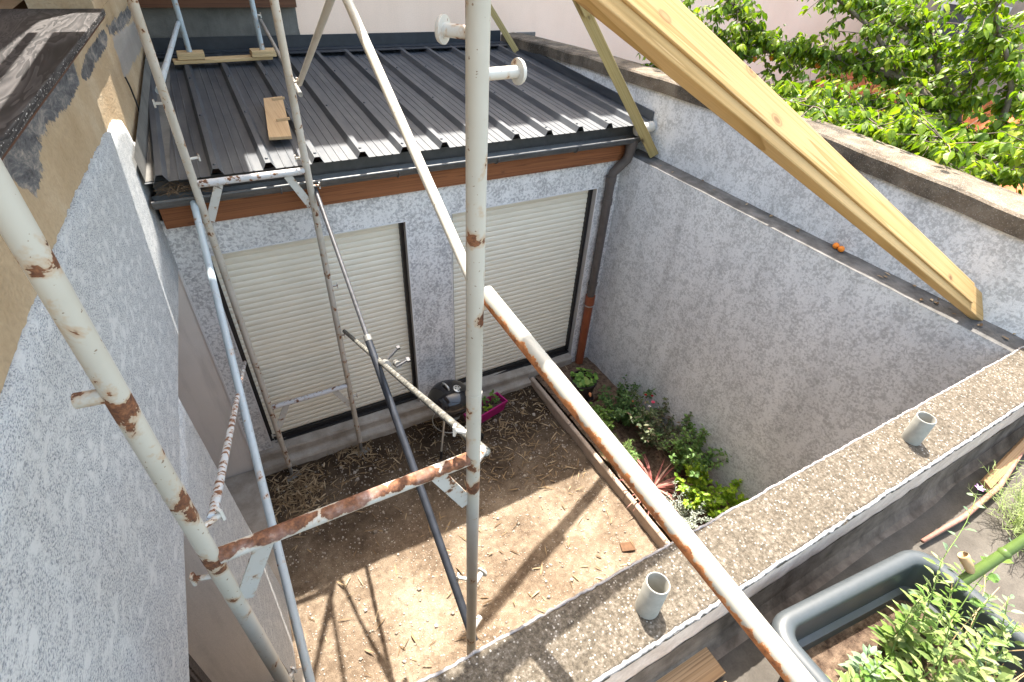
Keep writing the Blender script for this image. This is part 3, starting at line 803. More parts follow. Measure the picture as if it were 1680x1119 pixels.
# ------------------------------------------------------------------ old house on the left
oh = thing('old_house', 'old house with ochre and white granular render and dark deep window sill', 'building', (-4.2, -1, 0))
def LW(y, z):
    x = -3.985 + .05*y
    if z < 2.34: x += .075*(1 - z/2.34)*min(1, max(0, -y/1.4))
    return x
lint = lambda y: interp(y, [-3.3, -2.83, -2.12, -1.39, -.04], [2.16, 2.18, 2.255, 2.325, 2.355])
def zb(y):
    b = interp(y, [-4.4, -2.7, -2.4, -1.8, -.9, -.1, .05, .14, .16, .44], [3.43, 3.455, 3.468, 3.475, 3.453, 3.405, 3.36, 3.26, 3.20, 3.10])
    return b + .010*fn(y*7, 3) + .010*fn(y*26, 9)
def strip(y0, y1, z0f, z1f, dx, dz=.12, dy=.02, thick=True):
    m = MB(); Y = frange(y0, y1, dy)
    nr = max(2, int(2.4/dz) if z0f(y0) < 1 else int(1.4/dz))
    vs = []
    for y in Y:
        a, b = z0f(y), z1f(y)
        for k in range(nr + 1):
            z = a + (b - a)*k/nr; vs.append((LW(y, z) + dx, y, z))
        vs.append((LW(y, b) + dx - .018, y, b + .004))
    n = nr + 2
    m.add(vs, [(j*n + i, (j + 1)*n + i, (j + 1)*n + i + 1, j*n + i + 1) for j in range(len(Y) - 1) for i in range(n - 1)])
    return m
m = strip(-4.4, .44, lint, zb, 0)
for y0, y1 in ((-2.12, -1.39),):
    mm = strip(y0, y1, lambda y: -.05, lambda y: lint(y), 0); m.add(mm.v, mm.f)
mm = strip(-4.4, -3.3, lambda y: -.05, lambda y: lint(y), 0); m.add(mm.v, mm.f)
obj('wall', m, 'crepi_old', oh, smooth=True)
# older ochre plaster above, with broken patches showing rubble
PA = [(-1.57, 3.86), (-1.23, 3.82), (-.76, 3.83), (-.47, 3.82), (-.42, 3.75), (-.45, 3.68), (-.76, 3.67), (-1.14, 3.70), (-1.36, 3.72), (-1.47, 3.69), (-1.64, 3.74), (-1.76, 3.81)]
PA2 = [(-1.87, 3.80), (-1.73, 3.81), (-1.55, 3.77), (-1.38, 3.71), (-1.60, 3.66), (-1.68, 3.58), (-1.75, 3.62), (-1.88, 3.70), (-1.92, 3.74)]
PB = [(-.43, 3.72), (.07, 3.74), (.62, 3.75), (.87, 3.74), (.79, 3.65), (.08, 3.67), (-.35, 3.65)]
PC = [(.81, 3.74), (2.57, 3.67), (2.67, 3.57), (1.62, 3.60), (.98, 3.66)]
PG = [(.90, 3.66), (2.71, 3.54), (2.66, 3.34), (.80, 3.42), (.95, 3.54)]
def inside(p, poly):
    c = False; n = len(poly)
    for i in range(n):
        (x1, y1), (x2, y2) = poly[i], poly[(i + 1) % n]
        if (y1 > p[1]) != (y2 > p[1]) and p[0] < (x2 - x1)*(p[1] - y1)/(y2 - y1) + x1: c = not c
    return c
def soft(p, poly, r=.03):
    return sum(inside((p[0] + dx*2.2, p[1] + dy), poly) for dx in (-r, 0, r) for dy in (-r, 0, r))/9
Y = frange(-4.4, 2.949, .03); Z = frange(2.5, 3.83, .02)
m = MB(); dm = []; gm = []
for z in Z:
    for y in Y:
        d = max(soft((y, z), PA), soft((y, z), PA2), soft((y, z), PB), .8*soft((y, z), PC)); gq = soft((y, z), PG)
        x = LW(y, z) - .016 + .004*fn(y*3, z*3, 5)
        if d > .3: x -= d*(.010 + .016*abs(fn(y*6, z*9, 2)))
        m.v.append((x, y, z)); m.g.append((x, y, z)); m.lv.append(0); dm.append(d); gm.append(gq)
n = len(Y)
m.f = [(j*n + i, (j*n + i + 1), ((j + 1)*n + i + 1), ((j + 1)*n + i)) for j in range(len(Z) - 1) for i in range(n - 1)]
oc = obj('old_plaster', m, 'ochre', oh, smooth=True)
for nm, dat in (('dmg', dm), ('grey', gm)):
    a = oc.data.attributes.new(nm, 'FLOAT', 'POINT'); a.data.foreach_set('value', dat)
m = MB()
def wbox(y0, y1, z0, z1, d0, d1): 
    v = []
    for z in (z0, z1):
        for y in (y0, y1): v += [(-3.985 + .05*y + d1, y, z), (-3.985 + .05*y + d0, y, z)]
    m.add(v, [(0, 1, 3, 2), (4, 6, 7, 5), (0, 4, 5, 1), (2, 3, 7, 6), (0, 2, 6, 4), (1, 5, 7, 3)])
wbox(.70, 1.18, 3.83, 6.0, -.35, -.015); wbox(1.18, 2.949, 3.83, 3.86, -.35, -.015); wbox(2.2, 2.949, 3.86, 6.0, -.35, -.016)
obj('upper_pier', m, 'ochre', oh)
m = MB(); wbox(-4.6, 2.949, 5.6, 5.68, -.7, .10); obj('eave', m, 'brown_wood', oh)  # unseen overhang, added and sized to keep sun off the inner sill
m = MB(); wbox(-4.4, .70, 3.828, 3.862, -1.4, .035)
def sill_mat():
    t = NT('dark_stained_sill_board'); g = t.attr('g'); c = t.coord()
    w1 = t.noise(t.mapping(g, scale=(1.3, 7, 7)), 1.0, 3, .55, .9)
    w = t.math('FRACT', t.math('MULTIPLY', w1, 9.0))
    col = t.ramp(w, [(.0, (.085, .078, .076)), (.5, (.04, .036, .036)), (.9, (.014, .013, .013)), (1., (.085, .078, .076))])
    col = t.mix(1.0, col, t.ramp(t.noise(c, 2.5, 4, .6), [(.3, .55), (.7, 1.1)]), 'MULTIPLY')
    fl = t.math('MULTIPLY', t.ramp(t.noise(t.mapping(c, scale=(1, 1, 2)), 75, 2, .5), [(.63, 0.), (.67, 1.)]), t.ramp(t.dot(t.normal(), (1, 0, 0)), [(.7, 0.), (.8, 1.)]))
    col = t.mix(fl, col, (.5, .47, .44))
    return t.fin(col, .6, t.bump(w1, .15, .003), spec=.25)
M['sill'] = sill_mat()
sl = obj('window_sill', m, 'sill', oh, bevel=.004)
sl.data.attributes['g'].data.foreach_set('vector', [c for v in m.v for c in (v[1], v[0]*1.0, v[2])])
m = MB(); wbox(-4.4, .70, 3.812, 3.8275, -.02, .022); obj('sill_moulding', m, 'brown_wood', oh)
m = MB(); wbox(-4.4, .70, 3.863, 6.0, -1.45, -1.30); obj('brown_cladding', m, 'brown_wood', oh)
m = MB(); wbox(1.185, 2.195, 3.862, 6.0, -.12, -.08); obj('window_shutter', m, 'brown_wood', oh)
obj('cable', MB().path([(LW(.75, 3.5) + .004, .77, 3.45), (LW(.8, 3.4) + .006, .80, 3.38), (LW(.8, 3.3) + .006, .83, 3.28), (LW(.8, 3.2) + .006, .78, 3.12)], .006, 6), 'plastic_black', oh, smooth=True)
# reveals and soffits of the two ground floor openings
m = MB()
for y in (-.018, -2.12):
    zt = lint(y); xf = LW(y, zt) - .0; xb = xf - .45
    x0 = LW(y, 0)
    m.add([(xb, y, -.05), (x0, y, -.05), (xf, y, zt), (xb, y, zt)], [(0, 1, 2, 3)])
for y in (-1.39, -3.3):
    zt = lint(y); xf = LW(y, zt); xb = xf - .45
    m.add([(xb, y, -.05), (LW(y, 0), y, -.05), (xf, y, zt), (xb, y, zt)], [(3, 2, 1, 0)])
for y0, y1 in ((-1.39, -.03), (-3.3, -2.12)):
    m.add([(LW(y0, lint(y0)), y0, lint(y0)), (LW(y1, lint(y1)), y1, lint(y1)), (LW(y1, lint(y1)) - .45, y1, lint(y1)), (LW(y0, lint(y0)) - .45, y0, lint(y0))], [(0, 1, 2, 3)])
obj('reveal', m, 'beige', oh)
m = MB().box((-4.47, -.71, 1.15), (.05, 1.36, 2.4)); obj('door', m, 'brown_wood', oh)
dr = obj('glazed_door', MB().box((-4.50, -2.71, 1.3), (.04, 1.18, 1.9)), 'glass', oh)
obj('door_frame', MB().box((-4.455, -2.155, 1.3), (.10, .07, 1.9)).box((-4.44, -2.205, 1.3), (.05, .03, 1.86)).box((-4.455, -3.265, 1.3), (.10, .07, 1.9)).box((-4.455, -2.71, 2.21), (.10, 1.03, .06)).box((-4.455, -2.71, .40), (.1, 1.03, .06)), 'dark_wood', dr)
obj('threshold', MB().box((-4.222, -.71, .04), (.50, 1.355, .12)), 'sill_cement', oh)
obj('raised_threshold', MB().box((-4.24, -2.71, .15), (.60, 1.176, .30)), 'sill_cement', oh)
obj('wall_core', MB().box((-5.8, -1.0, 1.0), (2.5, 8, 5.5)).box((-5.8, -1, 4.9), (.9, 8, 2.2)), 'ochre', oh)
o = obj('cable_clamp', MB().box((-4.03, -2.17, .312), (.06, .04, .022)).tube((-4.03, -2.17, .32), (-4.03, -2.17, .328), .012), 'pvc', bevel=.003)
tag(o, 'small white fitting lying on the raised concrete threshold', 'fitting')

# ------------------------------------------------------------------ tall pink house behind
ph = thing('pink_house', 'tall pink rendered house wall behind the annex roof', 'building', (0, 3.2, 0))
HT = 9.55
obj('wall', MB().box((.5, 3.45, HT/2), (17, 1.0, HT)), 'pink', ph)
X = frange(-4.2, -2.38, .05); m = MB(); vs = []
for x in X: vs += [(x, 2.938, 3.10), (x, 2.938, 3.62)]
for i in range(len(X)):  # ragged right end
    pass
m.add(vs, [(2*i, 2*i + 2, 2*i + 3, 2*i + 1) for i in range(len(X) - 1)])
m.add([(-2.38, 2.938, 3.10), (-2.33, 2.938, 3.18), (-2.36, 2.938, 3.27), (-2.375, 2.938, 3.42), (-2.37, 2.938, 3.62), (-2.38, 2.938, 3.62)], [(0, 1, 2, 3, 4, 5)])
m.add([(-2.36, 2.938, 3.27), (-2.33, 2.938, 3.18), (-1.9, 2.938, 3.205), (-1.6, 2.938, 3.21), (-1.2, 2.938, 3.205), (-1.2, 2.938, 3.19), (-2.38, 2.938, 3.15)], [(0, 1, 2, 3, 4, 5, 6)])
obj('cement_patch', m, 'cement', ph)
obj('timber_band', MB().box((-3.3, 2.90, 3.72), (1.86, .10, .2)), 'brown_wood', ph)
obj('mortar_smear', MB().box((.52, 2.94, 3.29), (.30, .02, .07)), 'cement', ph, bevel=.02)

# ------------------------------------------------------------------ scaffolding
TR = .0242
def frame(label, x0, x1, y, z0, z1, bars, mats, group, plate=False, pins=()):
    t = thing('scaffolding', label, 'scaffold frame', (x0, y, z0), group)
    for x, mt in ((x0, mats[0]), (x1, mats[1])):
        p = obj('post', MB().tube((x, y, z0 + (.14 if plate else 0)), (x, y, z1), TR, n=28, segs=12), mt, t, smooth='auto')
        if plate:
            obj('base_jack', MB().tube((x, y, z0 + .008), (x, y, z0 + .16), .017, n=14), 'dull_steel', p, smooth='auto')
            obj('base_plate', MB().box((x, y, z0 + .004), (.14, .12, .008), Matrix.Rotation(.3, 3, 'Z')), 'dull_steel', p)
        for zj in (1.27, 3.27):
            if z0 < zj < z1: obj('joint_ring', MB().tube((x, y, zj), (x, y, zj + .012), TR + .0012, n=28), mt, p, smooth='auto')
    for zb_ in bars:
        b = obj('crossbar', MB().tube((x0 + TR*.8, y, zb_), (x1 - TR*.8, y, zb_), TR*.98, n=24, segs=8), mats[2], t, smooth='auto')
        for x, s_ in ((x0, 1), (x1, -1)):
            a = V((x + s_*.135, y, zb_ - TR*.75)); c = V((x + s_*TR*.9, y, zb_ - .255))
            obj('gusset', MB().beam(a, c, .052, .008, (0, 1, 0)), mats[3], b)
    for (x, z, d, L, kind) in pins:
        d = V(d).normalized(); p0 = V((x, y, z)) + d*TR*.7; p1 = V((x, y, z)) + d*(TR + L)
        m = MB()
        if kind == 'mushroom':
            m.tube(p0, p1, .0125, n=18); m.lathe([(.0005, .012), (.014, .012), (.024, .009), (.026, .004), (.026, 0), (.0125, -.001)], p1 - d*.002, 24, d)
        elif kind == 'stub':
            m.lathe([(.013, -.01), (.0165, 0), (.0165, L), (.0135, L), (.0135, .01)], V((x, y, z)) + d*TR*.8, 18, d)
        else:
            m.tube(p0, p1, .008, n=12); m.beam(p1 - V((0, 0, .022)), p1 + V((0, 0, .022)), .02, .008, d)
        obj('brace_pin', m, mats[0] if kind == 'stub' and x < -3.5 else mats[3], t, smooth='auto')
    return t
GR = 'scaffold frames beside the old house'
frame('rusty white scaffold frame nearest the parapet with heavily rusted crossbar', -3.838, -3.028, -2.93, 0, 5.05, (.96, 2.972, 4.95), ('paint_post', 'paint_post2', 'paint_bar', 'paint_bare'), GR, False,
      [(-3.028, 4.166, (1, .1, 0), .075, 'mushroom'), (-3.028, 4.238, (-.62, .78, 0), .05, 'mushroom'), (-3.838, 3.615, (-1, .15, 0), .05, 'stub'), (-3.838, 3.10, (.85, .5, 0), .045, 'flat'),
       (-3.838, 2.88, (-.95, .3, 0), .05, 'flat'), (-3.028, 3.585, (.8, .6, 0), .045, 'flat'), (-3.028, 3.09, (-.75, .65, 0), .04, 'flat'), (-3.028, 2.93, (.8, .6, 0), .06, 'stub'), (-3.028, 2.05, (.85, .5, 0), .06, 'mushroom'), (-3.028, 1.60, (.85, .5, 0), .06, 'stub'), (-3.028, 2.12, (-.8, .6, 0), .04, 'flat'), (-3.838, 2.02, (.7, .7, 0), .03, 'flat')])
frame('weathered cream scaffold frame in front of the left shutter', -3.703, -3.008, -.20, ground_z(-3.4, -.2), 5.05, (.972, 3.012, 4.95), ('paint_far', 'paint_far', 'paint_bar_far', 'paint_bare'), GR, True,
      [(-3.008, 3.57, (.9, .4, 0), .03, 'flat'), (-3.008, 3.10, (-1, .1, 0), .035, 'flat'), (-3.008, 2.90, (1, -.2, 0), .04, 'flat'), (-3.008, 2.06, (1, -.1, 0), .035, 'flat'), (-3.008, 1.56, (1, -.2, 0), .02, 'flat'), (-3.008, .82, (1, -.1, 0), .03, 'flat'),
       (-3.703, 3.50, (-1, .1, 0), .04, 'flat'), (-3.703, 3.17, (1, .3, 0), .05, 'flat'), (-3.703, 2.85, (-1, -.2, 0), .035, 'flat'), (-3.703, .62, (-1, .2, 0), .03, 'flat')])
rz = roof_z(2.45) + .0455
frame('pale blue scaffold frame standing on wood blocks on the annex roof', -3.498, -2.845, 2.45, rz + .085, 5.6, (5.1,), ('paint_blue', 'paint_blue', 'paint_blue', 'paint_bare'), GR, False, [(-2.845, 3.60, (1, .1, 0), .03, 'flat')])
def tube_thing(name, label, cat, segs, mat, group=None, ends=(), caps=True):
    t = MB()
    for p0, p1, r_ in segs: t.tube(p0, p1, r_, n=24, segs=10)
    for p, d in ends: t.tube(V(p) - V(d)*.02, V(p) + V(d)*.03, .007, n=10)
    o = obj(name, t, mat, smooth='auto', origin=segs[0][0]); return tag(o, label, cat, group)
BR = 'scaffold braces'
tube_thing('guard_tube', 'thick white scaffold tube with long rust streak crossing the parapet', 'scaffold tube', [((-2.975, -2.885, 3.605), (-2.66, -4.86, 3.018), .0242)], 'guard')
tube_thing('scaffold_brace', 'thin white brace rising left from the middle of the front right post', 'scaffold brace', [((-2.985, -2.90, 3.565), (-2.985, -.30, 4.98), .0165)], 'paint_clean', BR)
tube_thing('scaffold_brace', 'thin cream brace rising steeply at the upper right of the far frame', 'scaffold brace', [((-2.945, -.15, 3.55), (-2.965, -2.82, 4.80), .0165)], 'paint_clean', BR)
tube_thing('scaffold_brace', 'long pale blue grey brace running down past the left shutter edge', 'scaffold brace', [((-3.742, -.15, 2.90), (-3.80, -2.84, 1.46), .0215)], 'paint_blue', BR)
tube_thing('scaffold_brace', 'pale blue brace flecked with rust ending at the front left post', 'scaffold brace', [((-3.768, -.22, 1.55), (-3.80, -2.90, 3.10), .0135)], 'paint_speck', BR)
tube_thing('scaffold_brace', 'grey mortar splashed brace crossing behind the black brace', 'scaffold brace', [((-2.955, -.17, 1.57), (-2.962, -2.90, 2.93), .0165)], 'paint_mort', BR)
tube_thing('scaffold_brace', 'short pale blue brace above the left end of the annex roof', 'scaffold brace', [((-3.725, -.17, 3.56), (-3.52, 2.46, 3.545), .0185)], 'paint_blue', BR)
tube_thing('scaffold_brace', 'dark steel brace sloping down from the roof frame to the far frame', 'scaffold brace', [((-2.955, -.17, 3.49), (-2.80, 2.46, 3.56), .015)], 'dull_steel', BR)
pr = thing('telescopic_brace', 'black telescopic steel brace running from the far frame to the near right post', 'scaffold brace', (-2.985, -2.88, 1.31))
A = V((-2.985, -2.88, 1.31)); B = V((-2.975, -.14, 2.894))
J = A + (B - A)*.60
obj('outer_tube', MB().tube(A, J, .0235, n=22), 'prop_black', pr, smooth='auto')
obj('inner_tube', MB().tube(J, B, .0150, n=20), 'dark_steel', pr, smooth='auto')
obj('collar', MB().tube(J - (B - A).normalized()*.02, J + (B - A).normalized()*.02, .0255, n=20), 'dull_steel', pr, smooth='auto')
# couplers where the prop meets the grey brace
cp = thing('tube_coupler', 'small steel tube coupler with bolts where the black and grey braces meet', 'coupler', (-2.95, -1.5, 2.24))
c0 = V((-2.945, -1.5, 2.235))
obj('clamp_body', MB().tube(c0 - V((0, .03, -.016)), c0 + V((0, .03, -.016)), .026, n=14).tube(c0 + V((.07, -.03, -.01)), c0 + V((.07, .03, -.04)), .022, n=12), 'dull_steel', cp, smooth='auto')
for p, q, w_ in (((.02, .02, .02), (.10, .05, .06), .03), ((.05, -.05, .0), (.13, -.04, .02), .045)):
    b_ = MB().tube(c0 + V(p), c0 + V(q), .008, n=8); b_.box(c0 + V(q), (.02, w_*.8, .015)); obj('bolt', b_, 'dark_steel', cp)
# decks of the lift above the photograph: they shade the old house wall, and the gap beside them lets stripes of sun onto the sill
for k, (y0, y1, zz, bx) in enumerate(((-2.95, .30, 5.0, ((-3.945, .035), (-3.715, .29), (-3.42, .29), (-3.125, .29))), (.36, 2.55, 5.0, ((-3.42, .22), (-3.13, .34))))):
    t = thing('scaffold_deck', ('timber scaffold deck above the old house sill' if k == 0 else 'timber scaffold deck above the annex roof'), 'scaffold deck', (-3.4, (y0 + y1)/2, zz), 'scaffold decks of the upper lift')
    for x, w_ in bx:
        obj('plank', MB().beam((x, y0, zz), (x, y1, zz), w_, .045, (0, 0, 1)), 'pine2', t)

# ------------------------------------------------------------------ timbers
tb = thing('timber_beam', 'large pale pine plank beam leaning across the upper right on the wall ledge', 'timber', (.2, -3.05, 2.75))
lo, hi = V((.205, -3.115, 2.780)), V((-2.556, -2.780, 4.279))
ax = (hi - lo).normalized()
camv = V(cam_o.matrix_world.translation)
nrm = (V((-2.6, -4.6, 5.7)) - (lo + hi)/2); nrm = (nrm - ax*nrm.dot(ax)).normalized()
side = nrm.cross(ax).normalized()
obj('beam', MB().beam(lo, hi + ax*.9, .157, .045, nrm), 'pine', tb, bevel=.004)
obj('cover_board', MB().beam(lo + ax*.27 - side*.021 + nrm*.0275, hi + ax*.9 - side*.021 + nrm*.0275, .116, .010, nrm), 'pine', tb, bevel=.003)
tb2 = thing('timber_rail', 'narrow weathered pine timber leaning on the ledge by the gutter end', 'timber', (.14, -.27, 2.75), 'narrow timbers leaning up from the walls')
lo2, hi2 = V((.150, -.255, 2.775)), V((-.897, -.223, 4.014)); a2 = (hi2 - lo2).normalized()
n2 = (camv - (lo2 + hi2)/2); n2 = (n2 - a2*n2.dot(a2)).normalized(); s2 = n2.cross(a2)
obj('rail', MB().beam(lo2, hi2 + a2*1.4, .088, .06, n2), 'pine2', tb2, bevel=.004)
obj('cleat', MB().beam(hi2 - a2*.10 + n2*.052 - s2*.02, hi2 + a2*.4 + n2*.052 - s2*.02, .075, .04, n2), 'pine2', tb2, bevel=.003)
lo3 = V((.06, 2.36, 3.21)); hi3 = lo3 + V((-.773 - .15, .21, 1.22))*1.3; a3 = (hi3 - lo3).normalized(); n3 = camv - lo3; n3 = (n3 - a3*n3.dot(a3)).normalized()
o = obj('timber_rail', MB().beam(lo3, hi3, .07, .05, n3), 'pine2', bevel=.004, origin=lo3); tag(o, 'short weathered timber leaning at the back corner of the annex roof', 'timber', 'narrow timbers leaning up from the walls')

# wood on the annex roof
o = obj('sole_board', MB().beam((-3.66, 2.40, rz + .014), (-2.77, 2.47, rz + .014), .12, .027, (0, -.057, 1)), 'pine_pale', bevel=.002, origin=(-3.2, 2.45, rz)); tag(o, 'pale board lying across the roof ribs under two wood blocks', 'board')
for x, lb in ((-3.498, 'pale wood block under the left leg of the roof frame'), (-2.845, 'pale wood block under the right leg of the roof frame')):
    t = thing('wood_block', lb, 'wood block', (x, 2.45, rz + .03), 'wood blocks under the roof frame')
    for k in range(2): obj('block_half', MB().box((x + .004*k, 2.45, rz + .0295 + .0145 + .0275*k), (.23, .17, .026)), 'pine_pale', t, bevel=.002)
rz2 = roof_z(.7) + .037
o_ = thing('plywood_sheet', 'small plywood panel with two wooden pegs lying on the roof', 'panel', (-3.03, .68, rz2))
pa = [(-3.06, 1.13), (-2.905, 1.16), (-3.01, .23), (-3.165, .25)]
tz = lambda x, y, h: (x, y, roof_z(y) + .047 + h)
m = MB(); m.add([tz(*p, 0) for p in pa] + [tz(*p, .022) for p in pa], [(0, 1, 2, 3), (7, 6, 5, 4), (0, 4, 5, 1), (1, 5, 6, 2), (2, 6, 7, 3), (3, 7, 4, 0)], [(p[1], p[0], 0) for p in pa]*2)
obj('panel', m, 'ply', o_, bevel=.002)
for y in (1.06, .56):
    obj('peg', MB().beam(tz(-3.0 + (y - 1.06)*.11, y, .032), tz(-2.90 + (y - 1.06)*.11, y + .01, .032), .018, .018, (0, 0, 1)), 'ply', o_)

# ------------------------------------------------------------------ kettle barbecue
bq = thing('kettle_barbecue', 'black kettle barbecue standing by the pillar between the shutters', 'barbecue', (-2.09, -.43, 0))
BC = V((-2.09, -.43, .60)); RB = .22
bowl = [(RB*cos(radians(a)), RB*.78*sin(radians(a))) for a in range(-90, 1, 9)]
obj('bowl', MB().lathe([(max(r_, .001), z) for r_, z in bowl] + [(RB + .006, .004), (RB + .006, .010)], BC, 48), 'enamel', bq, smooth='auto')
lidp = [(RB + .008, .002), (RB + .010, .012), (RB + .002, .022)] + [(RB*cos(radians(a)), .022 + RB*.66*sin(radians(a))) for a in range(6, 91, 7)] + [(.001, .022 + RB*.66)]
lid = obj('lid', MB().lathe(lidp, BC, 48), 'enamel', bq, smooth='auto')
hp = BC + V((-.035, .015, .160))
obj('lid_handle', MB().path([hp + V((-.012, .052, -.012)), hp + V((-.010, .044, .030)), hp + V((0, .0, .042)), hp + V((.010, -.044, .028)), hp + V((.012, -.052, -.014))],   .0095, 12), 'alu', lid, smooth=True)
vn = V((.34, -.22, .92)).normalized(); vc = BC + V((.066, -.042, .154))
vent = obj('vent', MB().lathe([(.001, .006), (.041, .006), (.046, .003), (.046, -.004)], vc, 28, vn), 'alu', lid, smooth='auto')
u_ = vn.orthogonal().normalized(); w_ = vn.cross(u_); m = MB()
for k in range(5):
    a = 2*pi*k/5; m.lathe([(.001, .0072), (.0075, .0072), (.0075, .005)], vc + (u_*cos(a) + w_*sin(a))*.026, 12, vn)
obj('vent_hole', m, 'plastic_black', vent)
for k, a in enumerate((226, 325, 70)):
    d = V((cos(radians(a)), sin(radians(a)), 0))
    top = BC + d*.155 + V((0, 0, -.10)); bot = V((BC.x, BC.y, .05)) + d*.30
    lg = obj('leg', MB().tube(bot, top, .0105, n=14), 'alu', bq, smooth='auto')
    if k == 0: obj('leg_cap', MB().tube(bot - V((0, 0, .05)) + d*.008, bot + (top - bot).normalized()*.06, .016, n=12), 'plastic_black', lg, smooth='auto')
    else: obj('wheel', MB().tube(bot + V((-d.y, d.x, 0))*.014, bot + V((-d.y, d.x, 0))*.044, .055, n=24).tube(bot - V((-d.y, d.x, 0))*.01, bot + V((-d.y, d.x, 0))*.05, .012, n=10), 'plastic_black', lg, smooth='auto')
obj('ash_catcher', MB().lathe([(.001, -.012), (.08, -.01), (.10, .004), (.104, .006)], BC + V((0, 0, -.235)), 30), 'alu', bq, smooth='auto')
obj('leg_ring', MB().path([BC + V((cos(a)*.19, sin(a)*.19, -.30)) for a in [2*pi*i/28 for i in range(29)]], .005, 6, False), 'alu', bq, smooth=True)

# ------------------------------------------------------------------ plants
def sway(p, d, L, n, bend, r_):
    pts = [V(p)]; d = V(d).normalized()
    for i in range(n):
        d = (d + V((r_.uniform(-1, 1), r_.uniform(-1, 1), r_.uniform(-.6, .4)))*bend).normalized(); pts.append(pts[-1] + d*L/n)
    return pts
def bush(name, label, cat, base, rad, h, nst, nlf, L, W, mat, stem='twig', seed=1, flat=.5, lean=(0, 0, 0), flowers=None, group=None, lo_=.2, droop=.3):
    r_ = random.Random(seed); b = V(base); t = thing(name, label, cat, b, group)
    st = MB(); lf = MB(); tips = []
    for i in range(nst):
        a = r_.uniform(0, 2*pi); q = sqrt(r_.random())
        d = V((cos(a)*q*rad*1.1, sin(a)*q*rad*1.1, h*r_.uniform(.65, 1.0))) + V(lean)*h
        pts = sway(b + V((cos(a), sin(a), 0))*.12*rad*q, d, d.length, 6, .16, r_)
        st.path(pts, [.004*(1 - .6*k/6) for k in range(7)], 5); tips.append(pts[-1])
        for k in range(nlf):
            f = lo_ + (1 - lo_)*r_.random(); x = f*6; i0 = min(5, int(x)); p = pts[i0].lerp(pts[i0 + 1], x - i0)
            aa = r_.uniform(0, 2*pi); off = V((cos(aa), sin(aa), r_.uniform(-.2, .7)))
            p = p + off*r_.uniform(.0, .5)*L
            lf.leaf(p, off, (r_.uniform(-.5, .5), r_.uniform(-.5, .5), 1), L*r_.uniform(.6, 1.2), W*r_.uniform(.7, 1.2), r_.random(), .3, droop)
    obj('stems', st, stem, t, smooth=True); obj('foliage', lf, mat, t)
    if flowers:
        for (off, rr, mt) in flowers:
            m = MB(); c = b + V(off)
            for k in range(7):
                a = 2*pi*k/7; m.leaf(c, (cos(a), sin(a), .55), (0, 0, 1), rr*1.3, rr*1.1, .5, .5, -.3)
            for k in range(4):
                a = 2*pi*k/4 + .4; m.leaf(c, (cos(a)*.5, sin(a)*.5, .9), (cos(a), sin(a), .3), rr, rr*.9, .5, .5, .2)
            obj('flower', m, mt, t)
    return t
bush('rose_bush', 'dark green rose bush with pink and red blooms by the boundary wall', 'shrub', (-.33, -1.13, .1), .25, .48, 28, 42, .044, .028, 'leaf_dark', seed=3, lo_=.3,
     flowers=[((.20, -.20, .40), .024, 'flower_pink'), ((.14, -.22, .38), .022, 'flower_white'), ((.24, -.13, .42), .02, 'flower_red'), ((.17, -.10, .44), .018, 'flower_red'), ((-.26, .08, .22), .016, 'flower_orange'), ((.0, -.10, .42), .012, 'flower_orange'), ((-.04, -.28, .22), .014, 'flower_orange')])
bush('shrub', 'bronze green shrub between the rose bush and the red leaved plant', 'shrub', (-.24, -1.52, .1), .30, .55, 28, 34, .048, .027, 'leaf_brown', seed=4, lo_=.3, lean=(.1, .0, 0))
bush('shrub', 'mid green shrub with fine leaves rising against the boundary wall', 'shrub', (-.20, -2.03, .1), .27, .66, 26, 44, .039, .027, 'leaf_mid', seed=5, lo_=.3)
bush('geranium', 'bright lime green geranium clump beside the parapet', 'plant', (-.30, -2.40, .1), .29, .40, 38, 30, .045, .039, 'leaf_lime', 'stem', seed=6, lo_=.5, droop=.15)
bush('herb_clump', 'light green leafy herb near the kerb and the pot', 'plant', (-.67, -1.12, .1), .17, .28, 20, 15, .045, .036, 'leaf_light', 'stem', seed=7, lo_=.45)
bush('herb_clump', 'pale feathery herb clump next to the kerb', 'plant', (-.71, -1.56, .1), .16, .28, 34, 26, .040, .005, 'leaf_light', 'stem', seed=8)
bush('herb_clump', 'small clump of blue green leaves above the red leaved plant', 'plant', (-.56, -1.66, .1), .09, .20, 9, 12, .032, .028, 'leaf_mid', 'stem', seed=9, lo_=.4)
bush('seedling', 'tiny light green seedling beside the dark pot', 'plant', (-.31, -.72, .1), .03, .07, 4, 5, .03, .022, 'leaf_light', 'stem', seed=10)
bush('curry_plant', 'silver grey curry plant by the kerb', 'plant', (-.64, -2.42, .1), .19, .40, 36, 34, .026, .0055, 'leaf_silver', 'leaf_silver', seed=12, droop=.05)
bush('herb_clump', 'low soft green plant just behind the parapet edge', 'plant', (-.50, -2.72, .1), .14, .26, 14, 14, .04, .03, 'leaf_mid', 'stem', seed=14)
